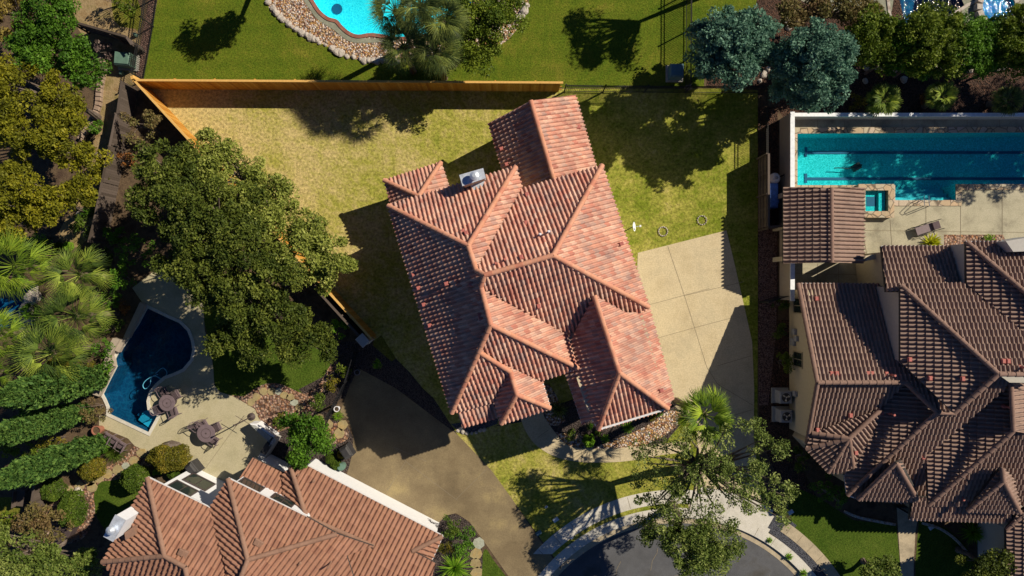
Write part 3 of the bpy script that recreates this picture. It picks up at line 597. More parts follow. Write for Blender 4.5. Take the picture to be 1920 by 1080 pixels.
def tile_face(poly, d, t, tw, ex, hscale, fid, step=0.032, taper=0.62):
    """poly: 3D points on one slope; d: downslope direction; t: rise/run. Returns world verts, faces, uvs"""
    d = np.array([d[0], d[1], 0.0]); up = np.array([-d[0], -d[1], t]); up /= np.linalg.norm(up); u = np.array([-d[1], d[0], 0.0]); n = np.cross(u, up)
    if n[2] < 0: u = -u; n = -n
    O = np.array(poly[0]); pts = np.array([np.array(p) for p in poly]); uu = (pts - O) @ u; vv = (pts - O) @ up; v0 = vv.min()
    loop = [Vector((a, b, 0)) for a, b in zip(uu, vv)]
    pieces = []
    ar = area2([(p.x, p.y) for p in loop]); n_ = len(loop); conv = True
    for i in range(n_):
        a, b, c = loop[i - 1], loop[i], loop[(i + 1) % n_]
        if ((b - a).xy.to_3d().cross((c - b).xy.to_3d())).z * (1 if ar > 0 else -1) < -1e-6: conv = False
    if conv: pieces = [loop]
    else: pieces = [[loop[i] for i in tr] for tr in tessellate_polygon([loop])]
    VV = []; FF = []; UV = []; off = 0
    for pc in pieces:
        if abs(area2([(p.x, p.y) for p in pc])) < 0.02: continue
        ua, ub = min(p.x for p in pc), max(p.x for p in pc); va, vb = min(p.y for p in pc), max(p.y for p in pc)
        i0, i1 = math.floor(ua / tw) - 1, math.ceil(ub / tw) + 1; j0, j1 = math.floor((va - v0) / ex) - 1, math.ceil((vb - v0) / ex) + 1
        us = []; hs = []
        for i in range(i0, i1):
            for s, h in PROF: us.append((i + s) * tw); hs.append(h * hscale)
        us.append(i1 * tw); hs.append(0.0); us = np.array(us); hs = np.array(hs); nu = len(us)
        rows = []
        for j in range(j0, j1):
            vlo = v0 + j * ex; r_ = np.random.default_rng(abs(j * 131 + fid)); jit = np.repeat(r_.normal(0, 0.004, (i1 - i0 + 1)), len(PROF))[:nu]
            rows.append((vlo, hs + step + jit)); rows.append((vlo + ex - 0.002, hs * taper + jit * 0.3))
        nr = len(rows); X = np.zeros((nr, nu, 3)); 
        for k, (v, h) in enumerate(rows): X[k, :, 0] = us; X[k, :, 1] = v; X[k, :, 2] = h
        idx = np.arange(nr * nu).reshape(nr, nu); q = np.stack([idx[:-1, :-1], idx[:-1, 1:], idx[1:, 1:], idx[1:, :-1]], -1).reshape(-1, 4)
        me = bpy.data.meshes.new('t'); me.from_pydata(X.reshape(-1, 3).tolist(), [], q.tolist())
        bm = bmesh.new(); bm.from_mesh(me); bpy.data.meshes.remove(me)
        s = 1 if area2([(p.x, p.y) for p in pc]) > 0 else -1
        for i in range(len(pc)):
            a, c = pc[i], pc[(i + 1) % len(pc)]; e = c - a
            if e.length < 1e-4: continue
            no = Vector((e.y, -e.x, 0)) * s
            bmesh.ops.bisect_plane(bm, geom=bm.verts[:] + bm.edges[:] + bm.faces[:], plane_co=a, plane_no=no, clear_outer=True, dist=1e-5)
        bm.verts.index_update(); L = np.array([v.co[:] for v in bm.verts]) if len(bm.verts) else np.zeros((0, 3))
        if len(L):
            VV.append(O + L[:, :1] * u + L[:, 1:2] * up + L[:, 2:3] * n)
            for f in bm.faces:
                FF.append([v.index + off for v in f.verts]); m = f.calc_center_median()
                a = math.floor(m.x / tw) + 0.5 + fid * 61; b2 = math.floor((m.y - v0) / ex + 0.001) + 0.5 + fid * 17
                UV += [(a, b2)] * len(f.verts)
            off += len(L)
        bm.free()
    return VV, FF, UV
def roof(name, parent, V, F, dirs, m, tw=0.235, ex=0.34, hs=1.0, caps=(), capm=None, capr=0.13, fascia=None, show=True, step=0.032, thick=0.16):
    Z, cf = solve_roof(V, F, dirs); VV = []; FF = []; UV = []; off = 0; fb = MB(); res = {}
    for k, f in enumerate(F):
        d = np.array(dirs[f[0]]) if isinstance(f[0], str) else np.array(f[0]); t = f[1]; poly = []
        for v in f[2]:
            X = np.array([(V[v][0] - 960) / 30, (540 - V[v][1]) / 30]); g = t * float(d @ X); z = (cf[k] - g) / (1 - g / H)
            poly.append(tuple(P(V[v][0], V[v][1], z))); res.setdefault(v, []).append(z)
        a, b_, c = tile_face(poly, d, t, tw, ex, hs, k + 1, step); 
        base = 0
        for x in a: VV.append(x)
        nn = sum(len(x) for x in a); FF += [[i + off for i in g_] for g_ in b_]; off += nn; UV += c
        lp = [Vector((p[0], p[1], 0)) for p in poly]; n_ = len(poly); fb_v = [(p[0], p[1], p[2] - 0.03) for p in poly] + [(p[0], p[1], p[2] - thick) for p in poly]
        ff = [(i, (i + 1) % n_, n_ + (i + 1) % n_, n_ + i) for i in range(n_)]
        for tr in tessellate_polygon([lp]): ff.append(tuple(tr)); ff.append(tuple(i + n_ for i in tr))
        fb.add(fb_v, ff)
    if show: print('ROOF', name, {v: [round(float(x), 2) for x in z] for v, z in res.items() if max(z) - min(z) > 0.12})
    VA = np.concatenate(VV); me = bpy.data.meshes.new(name); me.from_pydata(VA.tolist(), [], FF)
    ROOFS.append(BVHTree.FromPolygons([tuple(v) for v in VA.tolist()], FF))
    ul = me.uv_layers.new(name='UVMap'); ul.data.foreach_set('uv', np.array(UV, np.float32).ravel()); me.update(); me.materials.append(m)
    o = bpy.data.objects.new(name, me); C.objects.link(o)
    o.parent = parent; o.matrix_parent_inverse = parent.matrix_basis.inverted()
    fb.build('fascia', fascia or M['gutter_dark'], o)
    zz = {v: float(max(z)) for v, z in res.items()}
    if caps:
        for a, c in caps: b = MB(); cap_line(b, P(V[a][0], V[a][1], zz[a]), P(V[c][0], V[c][1], zz[c]), capr); b.build('ridge_cap', capm, o)
    return o, zz
def cap_line(b, p, q, r=0.13, seg=0.40):
    if q.z < p.z: p, q = q, p                                 # laid from the low end up
    d = q - p; L = d.length; d.normalize(); u = d.cross(Vector((0, 0, 1))).normalized(); w_ = u.cross(d)
    n = max(1, round(L / seg)); p = p + Vector((0, 0, 0.045))
    for k in range(n):
        t = random.random(); vv = []; jr = random.uniform(0.97, 1.03)
        for s, rr in ((k, r * 1.12 * jr), (k + 1.05, r * 0.93 * jr)):
            for j in range(9):
                a = math.pi * j / 8; vv.append(p + d * (L * s / n) + (u * math.cos(a) * rr + w_ * math.sin(a) * rr * 0.95))
        f = [(j, j + 1, 10 + j, 9 + j) for j in range(8)] + [tuple(range(8, -1, -1))]
        b.add(vv, f, t)
def gutter(parent, V, zz, pairs, m, r=0.055, name='gutter'):
    for a, c in pairs:
        p, q = P(V[a][0], V[a][1], zz[a] - 0.05), P(V[c][0], V[c][1], zz[c] - 0.05)
        d = (q - p); b = MB(); b.box((p + q) / 2, (d.xy.length, 2 * r, 2 * r), math.atan2(d.y, d.x), 0.0)
        if abs(d.z) > 0.05: b = MB(); b.tube([p, q], r, 4)
        b.build(name, m, parent)
def wall_block(parent, pts, z, inset, m, z0=0.0, name='wall', top=0.12):
    """pts: eave outline at height z; wall stands in from it"""
    w_ = [P(*p, z).xy for p in pts]; w_ = offset([tuple(p) for p in w_], -inset); b = MB(); b.prism(w_, z0, z + top); return b.build(name, m, parent)
ROOFS = []
from mathutils.bvhtree import BVHTree
def on_roof(px, py, z):
    """height of the roof surface seen at this place of the plan"""
    d = (P(px, py, 0) - Vector((0, 0, H))).normalized(); best = None
    for t in ROOFS:
        hit = t.ray_cast(Vector((0, 0, H)), d)[0]
        if hit is not None and (best is None or hit.z > best): best = hit.z
    return (best - 0.02) if best is not None else z
def pipe(parent, px, py, z, h, m, r=0.05, name='vent_pipe'):
    z = on_roof(px, py, z); b = MB(); p = P(px, py, z); b.lathe(p, [(r * 2.2, -0.12), (r * 1.8, 0.05), (r, 0.07), (r, h), (r * 1.15, h), (r * 1.15, h + 0.03), (r * .5, h + 0.03)], 10); b.build(name, m, parent)
def vent(parent, px, py, z, d, m, name='roof_vent', s=0.2):
    """low hooded tile vent"""
    z = on_roof(px, py, z); b = MB(); p = P(px, py, z); a = math.atan2(d[1], d[0])
    b.box((p.x, p.y, p.z + 0.05), (s * 1.2, s, 0.14), a, 0.03); b.build(name, m, parent)

# ---------- the red-roofed house in the middle
DM = {'W': (-.955, -.297), 'E': (.955, .297), 'N': (-.297, .955), 'S': (.297, -.955)}
h1 = empty('house', P(1000, 560), 'large two-storey house with a salmon red barrel tile roof in the middle of the lot', 'house')
T = 0.725
V1 = {'nw': (728, 386, 5.6), 'np': (878, 461), 'n1': (967, 313, 5.6), 'va': (979, 355), 'j1': (893, 507), 'j2': (909, 516), 'r2': (1037, 479), 'ne': (1129, 310, 5.6), 'se': (1216, 576, 5.6),
      'sv': (1200, 586), 'gv': (1172, 586), 'gr': (1114, 554), 'wv': (1074, 632), 'j3': (902, 537), 'j4': (920, 609), 'c1': (1075, 650), 'c2': (1085, 690, 5.6), 'c3': (1015, 712, 5.6), 'j5': (898, 660),
      'tr': (957, 697), 'ta': (969, 740), 'te': (1031, 765, 5.5), 'tw': (940, 794, 5.5), 'tv': (927, 752), 'sw': (847, 774, 5.6),
      'ga': (1161, 699), 'gs': (1122, 805, 5.6), 'gx': (1111, 786), 'gy': (1093, 796), 'gw': (1061, 698), 'gse': (1252, 766, 5.6), 'ge': (1263, 744, 5.6), 'sm': (939, 748)}
F1 = [('W', T, ['nw', 'np', 'j1', 'j2', 'j3', 'j4', 'j5', 'sw']),
      ('N', T, ['nw', 'n1', 'np']),
      ('E', T, ['n1', 'va', 'j1', 'np']),
      ('N', T, ['va', 'ne', 'r2', 'j2', 'j1']),
      ('E', T, ['ne', 'se', 'r2']),
      ('S', T, ['j2', 'r2', 'se', 'sv', 'gv', 'gr', 'wv', 'j3']),
      ('E', T, ['j3', 'wv', 'c1', 'c2', 'j4']),
      ('S', T, ['j4', 'c2', 'c3', 'j5']),
      ('E', T, ['j5', 'c3', 'te', 'ta', 'tr']),
      ('W', T, ['tr', 'ta', 'tw', 'tv']),
      ('S', T, ['ta', 'te', 'tw']),
      ('S', T, ['j5', 'tr', 'tv', 'sw']),
      ('W', T, ['gr', 'ga', 'gs', 'gx', 'gy', 'gw', 'wv']),
      ('S', T, ['ga', 'gse', 'gs']),
      ('E', T, ['gr', 'gv', 'sv', 'se', 'ge', 'gse', 'ga'])]
ro1, z1 = roof('roof', h1, V1, F1, DM, M['tile_red'], caps=[('nw', 'np'), ('n1', 'np'), ('np', 'j1'), ('j1', 'j2'), ('j2', 'r2'), ('r2', 'ne'), ('r2', 'se'), ('j2', 'j3'), ('j3', 'j4'), ('j4', 'c2'), ('j4', 'j5'), ('j5', 'sw'), ('j5', 'tr'), ('tr', 'ta'), ('ta', 'te'), ('ta', 'tw'), ('gr', 'ga'), ('ga', 'gs'), ('ga', 'gse')], capm=M['cap_red'], step=0.05, hs=1.2)
V1b = {'a': (857, 769), 'b': (935, 750), 'c': (933, 783, 5.0), 'd': (867, 802, 5.0)}
roof('porch_roof', h1, V1b, [('S', 0.45, ['a', 'b', 'c', 'd'])], DM, M['tile_red'])
V1c = {'w': (720, 338, 2.85), 'n': (827, 304, 2.85), 'a': (785, 368), 'e': (846, 362), 'e2': (792, 386), 's': (737, 398, 2.85)}
roof('bay_roof', h1, V1c, [('N', .55, ['w', 'n', 'a']), ('E', .55, ['n', 'e', 'e2', 'a']), ('W', .55, ['w', 'a', 'e2', 's'])], DM, M['tile_red'], caps=[('w', 'a'), ('n', 'a')], capm=M['cap_red'])
V1d = {'wn': (916, 231, 2.8), 'rn': (995, 189), 'en': (1078, 179, 2.8), 'es': (1124, 336, 2.8), 'rs': (1043, 352), 'ws': (958, 372, 2.8)}
roof('wing_roof', h1, V1d, [('W', .73, ['wn', 'rn', 'rs', 'ws']), ('E', .73, ['rn', 'en', 'es', 'rs'])], DM, M['tile_red'], caps=[('rn', 'rs')], capm=M['cap_red'], step=0.05, hs=1.2)
V1e = {'a': (1100, 771), 'b': (1111, 786), 'c': (1093, 796)}
# small outlines that carry the walls
wall_block(h1, [(728, 386), (967, 313), (980, 357), (1129, 310), (1216, 576), (1263, 744), (1252, 766), (1122, 805), (1111, 786), (1093, 796), (1061, 698), (1084, 690), (1015, 712), (1031, 765), (940, 794), (927, 752), (847, 774)], 5.6, 0.45, M['stucco_cream'])
wall_block(h1, [(720, 338), (827, 304), (846, 362), (740, 400)], 2.85, 0.4, M['stucco_cream'])
b_ = wall_block(h1, [(916, 231), (1078, 179), (1124, 336), (958, 372)], 2.8, 0.35, M['stucco_cream'])
b = MB(); rn = P(995, 189, 4.6); a_, c_ = P(916, 231, 2.8), P(1078, 179, 2.8); nb = Vector((.297, -.955, 0)) * 0.36
tri = [a_ * .9 + c_ * .1 + nb, c_ * .9 + a_ * .1 + nb, Vector((rn.x, rn.y, 4.25)) + nb]; tri[0].z = tri[1].z = 2.95
b.add(tri + [p + nb * .4 for p in tri], [(0, 1, 2), (5, 4, 3), (0, 3, 4, 1), (1, 4, 5, 2), (2, 5, 3, 0)]); b.build('gable_wall', M['stucco_cream'], h1)
wall_block(h1, [(860, 770), (933, 748), (933, 783), (867, 802)], 5.0, 0.35, M['stucco_cream'])
gutter(h1, V1, z1, [('te', 'tw'), ('c3', 'c2'), ('c3', 'te'), ('gs', 'gse'), ('gy', 'gw'), ('gs', 'gx')], M['gutter_white'], 0.05)
# chimney with metal cap and round flue
ch = MB(); zc = 7.0; cc = [P(*p, zc) for p in [(861, 328), (906, 315), (911, 334), (867, 349)]]
ctr = sum(cc, Vector()) / 4; ins = [(ctr + (p - ctr) * 0.9).xy for p in cc]
ch.prism(ins, 0, zc - 0.12); cho = ch.build('chimney', M['stucco_cream'], h1)
b = MB(); b.prism([p.xy for p in cc], zc - 0.12, zc); b.build('cap', M['metal'], cho)
b = MB(); b.lathe((ctr.x + .1, ctr.y, zc), [(0.17, 0.0), (0.17, 0.30), (0.24, 0.31), (0.24, 0.38), (0.1, 0.46), (0.0, 0.46)], 16); b.build('flue', M['flue'], cho)
b = MB(); qf = [P(*p, 5.9) for p in [(880, 345), (911, 336), (904, 352), (888, 358)]]; b.prism([p.xy for p in qf], 5.9, 6.15); b.build('flashing', M['metal'], h1)
for x, y, z, h in ((1029, 435, 7.0, 0.45), (1013, 440, 7.0, 0.4), (947, 487, 6.8, 0.3), (930, 494, 6.8, 0.3)): pipe(h1, x, y, z, h, M['vent_red'] if y > 450 else M['vent_white'], 0.05)
for x, y, z, d in ((988, 365, 5.9, 'N'), (986, 418, 6.7, 'N'), (940, 279, 3.1, 'W'), (950, 308, 3.1, 'W'), (966, 212, 3.9, 'W'), (1084, 239, 3.1, 'E'), (1165, 457, 6.0, 'E'), (874, 437, 7.3, 'N'), (868, 434, 7.3, 'N'), (776, 515, 5.9, 'W'), (785, 540, 5.9, 'W'),
                   (837, 532, 7.0, 'W'), (795, 571, 6.0, 'W'), (806, 610, 6.0, 'W'), (1010, 574, 6.9, 'S'), (900, 590, 7.5, 'W'), (902, 597, 7.5, 'W'), (1240, 732, 5.9, 'E'), (977, 482, 7.2, 'N'), (883, 533, 7.6, 'W')): vent(h1, x, y, z, DM[d], M['vent_red'])

# ---------- the brown-roofed house, lower left
DL = {'NE': (.455, .890), 'SW': (-.455, -.890), 'NW': (-.890, .455), 'SE': (.890, -.455), 'DD': (.60, .80)}
h2 = empty('house', P(520, 1010), 'tan stucco house with a light brown tile roof and white walls at the lower left', 'house')
t2 = 0.42
V2 = {'a0': (277, 895, 5.0), 'a1': (309, 1042), 'a2': (193, 1053, 5.0), 'a3': (348, 1063), 'a4': (356, 1110), 'av': (394, 952, 5.0), 'av2': (436, 1110),
      'b0': (428, 897, 5.0), 'b1': (465, 1049), 'b2': (445, 1100), 'b3': (575, 969, 5.0), 'b4': (632, 1001), 'b5': (700, 1024), 'b6': (650, 1042), 'b7': (672, 1110), 'd1': (232, 1110, 5.0)}
F2 = [('NE', t2, ['a0', 'av', 'av2', 'a4', 'a3', 'a1']), ('NW', t2, ['a0', 'a1', 'a2']), ('SW', t2, ['a2', 'a1', 'a3', 'a4', 'd1']),
      ('NW', t2, ['b0', 'b1', 'b2', 'av2', 'av']), ('NE', t2, ['b0', 'b3', 'b4', 'b1']), ('DD', t2, ['b1', 'b4', 'b5', 'b6', 'b7', 'b2'])]
ro2, z2 = roof('roof', h2, V2, F2, DL, M['tile_brown'], tw=0.275, ex=0.42, caps=[('a0', 'a1'), ('a1', 'a3'), ('a3', 'a4'), ('a1', 'a2'), ('b0', 'b1'), ('b1', 'b2'), ('b1', 'b4')], capm=M['cap_brown'], hs=1.25)
V2c = {'c0': (545, 875), 'c1': (566, 868, 2.9), 'c2': (830, 1005, 2.9), 'c3': (810, 1049), 'c4': (773, 1033), 'c5': (817, 1056), 'c6': (800, 1120), 'c7': (655, 1120), 'c8': (652, 1040), 'c9': (702, 1024), 'ca': (575, 969), 'cb': (532, 926), 'cd': (531, 889)}
F2c = [('NE', t2, ['c0', 'c1', 'c2', 'c4', 'c5', 'c6', 'c7', 'c8', 'c9', 'ca']), ('NW', t2, ['c0', 'ca', 'cb', 'cd']), ('SE', t2, ['c2', 'c3', 'c4'])]
ro2c, z2c = roof('garage_roof', h2, V2c, F2c, DL, M['tile_brown'], tw=0.275, ex=0.42, caps=[('c0', 'ca'), ('c2', 'c4'), ('ca', 'c9')], capm=M['cap_brown'], hs=1.25)
V2e = {'e0': (474, 858, 2.7), 'e1': (531, 887, 2.7), 'e2': (533, 935), 'e3': (449, 897)}
roof('patio_roof', h2, V2e, [('NE', t2, ['e0', 'e1', 'e2', 'e3'])], DL, M['tile_brown'], tw=0.275, ex=0.42, hs=1.25)
wall_block(h2, [(277, 895), (394, 952), (436, 1108), (232, 1108), (193, 1053)], 5.0, 0.55, M['stucco_white'], top=-.02)
wall_block(h2, [(394, 952), (428, 897), (575, 969), (590, 990), (500, 1020), (480, 1108), (436, 1108)], 5.0, 0.30, M['stucco_white'], top=-.02)
wall_block(h2, [(545, 877), (566, 868), (830, 1005), (800, 1118), (655, 1118), (533, 937)], 2.9, 0.42, M['stucco_white'], top=0.0)
wall_block(h2, [(474, 858), (531, 887), (533, 935), (449, 897)], 2.7, 0.35, M['stucco_white'], top=0.0)
gutter(h2, V2, z2, [('a0', 'av'), ('b0', 'b3')], M['gutter_white'], 0.05); gutter(h2, V2c, z2c, [('c1', 'c2'), ('c2', 'c3')], M['gutter_white'], 0.045)
# windows on the bright walls
def wall_window(parent, origin, along, out, u0, u1, z0, z1, m_f=None, mull=1, name='window'):
    """origin: point on the wall (world xy), along / out unit vectors"""
    o = Vector((*origin, 0)); a = Vector((*along, 0)); n = Vector((*out, 0)); b = MB()
    def slab(u_0, u_1, za, zb, d0, d1, bb):
        pp = [o + a * u + n * dd + Vector((0, 0, zz_)) for u in (u_0, u_1) for dd in (d0, d1) for zz_ in (za, zb)]
        bb.add(pp, [(0, 1, 3, 2), (4, 6, 7, 5), (0, 4, 5, 1), (2, 3, 7, 6), (0, 2, 6, 4), (1, 5, 7, 3)])
    for q in ((u0 - .07, u1 + .07, z0 - .07, z0), (u0 - .07, u1 + .07, z1, z1 + .07), (u0 - .07, u0, z0, z1), (u1, u1 + .07, z0, z1)): slab(*q, -0.02, 0.05, b)
    for k in range(mull): uc = u0 + (u1 - u0) * (k + 1) / (mull + 1); slab(uc - .02, uc + .02, z0, z1, 0.0, 0.035, b)
    fr = b.build(name, m_f or M['win_frame'], parent); g = MB(); slab(u0, u1, z0, z1, -0.01, 0.012, g); g.build('pane', M['glass'], fr)
n2 = Vector(DL['NE']); al = Vector((.890, -.455))
DA = n2.dot(P(335, 923, 5.0).xy) - .55; oA = n2 * DA
uw = al.dot(P(277, 895, 5.0).xy) + .55
wall_window(h2, oA, al, n2, uw + .45, uw + 1.85, 1.0, 2.3, M['bronze_dark'])
wall_window(h2, oA, al, n2, uw + .3, uw + 1.6, 2.8, 3.9, M['bronze_dark'])
DB = n2.dot(P(500, 932, 5.0).xy); oB = n2 * (DB - .30)
for px, py in ((468, 914), (527, 943)): wall_window(h2, oB, al, n2, al.dot(P(px, py, 4.0).xy) - .6, al.dot(P(px, py, 4.0).xy) + .6, 3.45, 4.4, M['bronze_dark'])
# chimney of that house
zc = 6.6; cc = [P(*p, zc) for p in [(216, 965), (235.5, 976), (212, 1016), (194, 1006)]]; ctr = sum(cc, Vector()) / 4
b = MB(); b.prism([(ctr + (p - ctr) * .93).xy for p in cc], 0, zc - .05); cho = b.build('chimney', M['stucco_white'], h2)
b = MB(); b.prism([p.xy for p in cc], zc - .05, zc + .02); b.build('cap', M['metal'], cho)
b = MB(); b.lathe((ctr.x, ctr.y, zc + .02), [(0.17, 0), (0.17, .28), (.24, .29), (.24, .36), (.08, .46), (0, .46)], 16); b.build('flue', M['flue'], cho)
b = MB(); qf = [P(*p, 5.5) for p in [(256, 984), (258, 1000), (240, 1010), (238, 996)]]; b.prism([p.xy for p in qf], 5.0, 5.75); b.build('cricket', M['cap_brown'], h2)
for x, y, z, h in ((621, 1054, 5.9, .75), (563, 1056, 5.9, .15), (588, 902, 3.6, .15), (560, 890, 3.1, .15)): pipe(h2, x, y, z, h, M['cap_brown'], 0.045)
for x, y, z in ((340, 1035, 6.0), (348, 1038, 6.0), (482, 1016, 6.2), (489, 1020, 6.2)): vent(h2, x, y, z, DL['NE'], M['cap_brown'], s=.3)

# ---------- the umber-roofed house on the right
DR = {'W': (-1, 0), 'E': (1, 0), 'N': (0, 1), 'S': (0, -1), 'SW': (-.707, -.707), 'NW': (-.707, .707), 'SE': (.707, -.707)}
h3 = empty('house', P(1700, 720), 'cream stucco house with a dark umber tile roof on the right', 'house')
t3 = 0.48
V3 = {'a0': (1496, 532, 2.9), 'a1': (1690, 533, 2.9), 'a2': (1688, 678), 'a3': (1784, 773), 'a4': (1756, 773), 'a5': (1697, 717), 'a6': (1532, 717), 'a7': (1649, 766), 'a8': (1600, 800), 'a9': (1524, 812), 'aa': (1512, 830),
      's1': (1588, 928, 2.9), 's2': (1583, 890, 2.9), 's3': (1622, 832), 's4': (1610, 936, 2.9), 's5': (1741, 946, 2.9), 's6': (1737, 852), 's7': (1894, 718), 's8': (1872, 702), 's9': (1788, 774),
      'w1': (1899, 808), 'w2': (1741, 946), 'e1': (2010, 830), 'e2': (2010, 720), 'q1': (1910, 946, 2.9), 'q2': (2010, 946, 2.9)}
F3 = [('N', t3, ['a0', 'a1', 'a2', 'a3', 'a4', 'a5', 'a6']), ('S', t3, ['a6', 'a5', 'a7', 'a8', 'a9', 'aa']), ('W', t3, ['a5', 'a4', 's1', 's2', 's3', 'a7']),
      ('S', t3, ['a4', 's9', 's8', 's7', 's6', 's5', 's4', 's1']), ('W', t3, ['s7', 'w1', 'w2', 's6']), ('S', t3, ['w1', 'e1', 'q2', 'q1', 'w2']), ('E', t3, ['s7', 'e2', 'e1', 'w1'])]
kw = dict(tw=0.235, ex=0.40, hs=1.4, capm=M['cap_umber'], step=0.065)
ro3, z3 = roof('roof', h3, V3, F3, DR, M['tile_umber'], caps=[('a6', 'a5'), ('a5', 'a4'), ('a4', 's1'), ('a4', 's9'), ('s9', 's8'), ('s7', 'w1'), ('w1', 'w2'), ('a0', 'a6'), ('a6', 'aa')], **kw)
V3u = {'l0': (1688, 534, 5.3), 'l1': (1871, 701), 'l2': (1788, 774), 'l3': (1688, 678, 5.3), 'n1': (1812, 531, 5.3), 'n2': (2010, 704), 'n3': (2010, 702),
       'r0': (1811, 453, 5.3), 'r1': (2010, 625), 'r2': (2010, 700), 'r3': (1812, 532, 5.3), 'r4': (2010, 453, 5.3)}
F3u = [('W', t3, ['l0', 'l1', 'l2', 'l3']), ('N', t3, ['l0', 'n1', 'n2', 'l1']), ('W', t3, ['r0', 'r1', 'r2', 'r3']), ('N', t3, ['r0', 'r4', 'r1'])]
ro3u, z3u = roof('upper_roof', h3, V3u, F3u, DR, M['tile_umber'], caps=[('l0', 'l1'), ('l1', 'l2'), ('r0', 'r1'), ('l1', 'n2')], **kw)
V3t = {'t': (1591, 822), 'p1': (1522, 812), 'p2': (1510, 841, 3.2), 'p3': (1552, 885, 3.2), 'p4': (1600, 885, 3.2), 'p5': (1625, 838), 'p6': (1650, 768)}
F3t = [((-1, .05), .5, ['t', 'p1', 'p2']), ('SW', .5, ['t', 'p2', 'p3']), ('S', .5, ['t', 'p3', 'p4']), ('SE', .5, ['t', 'p4', 'p5', 'p6']), ('NW', .5, ['t', 'p6', 'p1'])]
ro3t, z3t = roof('turret_roof', h3, V3t, F3t, DR, M['tile_umber'], caps=[('t', 'p1'), ('t', 'p2'), ('t', 'p3'), ('t', 'p4'), ('t', 'p6')], **kw)
V3g = {'t': (1679, 867, 4.9), 'a': (1608, 936, 3.3), 'b': (1720, 938, 3.3), 'c': (1690, 862, 4.9), 'd': (1722, 925, 3.3)}
ro3g, z3g = roof('gablet_roof', h3, V3g, [('S', .62, ['t', 'b', 'a']), ((.86, -.1), .8, ['t', 'c', 'd', 'b'])], DR, M['tile_umber'], caps=[('t', 'a'), ('t', 'b')], **kw)
V3h = {'t': (1880, 902, 4.9), 'r': (1877, 876, 5.0), 'a': (1813, 958, 3.3), 'b': (1911, 961, 3.3), 'w': (1838, 925), 'c': (1905, 905)}
ro3h, z3h = roof('gablet_roof', h3, V3h, [('S', .62, ['t', 'b', 'a']), ('W', .62, ['r', 't', 'a', 'w']), ('E', .8, ['r', 'c', 'b', 't'])], DR, M['tile_umber'], caps=[('t', 'a'), ('t', 'b'), ('r', 't')], **kw)
V3l = {'a': (1710, 930), 'b': (1910, 940), 'c': (1901, 979, 2.7), 'd': (1705, 974, 2.7)}
ro3l, z3l = roof('porch_roof', h3, V3l, [('S', .35, ['a', 'b', 'c', 'd'])], DR, M['tile_umber'], **kw)
V3m = {'a': (1905, 965), 'b': (2010, 880), 'c': (2010, 1120), 'd': (1888, 1120, 2.9), 'e': (1886, 993, 2.9)}
roof('side_roof', h3, V3m, [('W', t3, ['a', 'b', 'c', 'd', 'e'])], DR, M['tile_umber'], caps=[('e', 'b')], **kw)
V3p = {'a': (1652, 462, 3.7), 'b': (1783, 462, 3.7), 'c': (1800, 546), 'd': (1661, 548)}
ro3p, z3p = roof('balcony_roof', h3, V3p, [('N', t3, ['a', 'b', 'c', 'd'])], DR, M['tile_umber'], **kw)
# walls
b = MB(); xw = 17.33; zr = z3['a6']; yr, yn, ys = P(1532, 717, zr).y, P(1496, 532, 2.9).y - .35, P(1512, 830, z3['aa']).y + .2
b.add([(xw, yn, 0), (xw, yn, 2.7), (xw, yr, zr - .35), (xw, ys, z3['aa'] - .3), (xw, ys, 0), (xw + .25, yn, 0), (xw + .25, yn, 2.7), (xw + .25, yr, zr - .35), (xw + .25, ys, z3['aa'] - .3), (xw + .25, ys, 0)],
      [(0, 1, 2, 3, 4), (9, 8, 7, 6, 5), (0, 5, 6, 1), (1, 6, 7, 2), (2, 7, 8, 3), (3, 8, 9, 4), (4, 9, 5, 0)]); b.build('wall', M['stucco_cream'], h3)
wall_block(h3, [(1560, 536), (1690, 536), (1800, 640), (2010, 650), (2010, 940), (1741, 945), (1700, 930), (1610, 934), (1588, 924), (1583, 886), (1560, 870)], 2.9, 0.45, M['stucco_cream'], top=-.15)
wall_block(h3, [(1688, 534), (1812, 531), (1811, 453), (2010, 453), (2010, 700), (1788, 770), (1688, 678)], 5.3, 0.10, M['stucco_grey'], top=-.12)
wall_block(h3, [(1652, 462), (1783, 462), (1798, 545), (1661, 546)], 3.7, 0.30, M['stucco_cream'], top=-.12)
wall_block(h3, [(1524, 820), (1512, 841), (1553, 884), (1600, 884), (1640, 820), (1600, 780)], 3.2, 0.4, M['stucco_cream'], top=-.1)
wall_block(h3, [(1886, 993), (1905, 965), (2010, 965), (2010, 1118), (1888, 1118)], 2.9, 0.3, M['stucco_grey'], top=-.1)
for x in (1720, 1748, 1850, 1895): p = P(x, 972, 0); b = MB(); b.box((p.x - .6, p.y + 1.0, 1.25), (.35, .35, 2.5)); b.build('porch_post', M['stucco_cream'], h3)
gutter(h3, V3, z3, [('a0', 'a1'), ('s1', 's4'), ('s1', 's2')], M['gutter_white'], .04); gutter(h3, V3p, z3p, [('a', 'b')], M['gutter_white'], .04); gutter(h3, V3l, z3l, [('c', 'd')], M['gutter_white'], .04); gutter(h3, V3u, z3u, [('r0', 'r4')], M['gutter_white'], .04)
for cy in (573, 673): y = P(1493, cy, 1.1).y; wall_window(h3, (xw, y), (0, 1), (-1, 0), -.42, .42, .75, 1.95)
for y, z, s in ((622, 1.0, .35), (635, 1.3, .3), (641, .8, .45), (738, 1.1, .3)): p = P(1485, y, z); b = MB(); b.box((xw - .1, p.y, z), (.18, s, s * 1.1), 0, .02); b.build('meter_box', M['ac_grey'], h3)
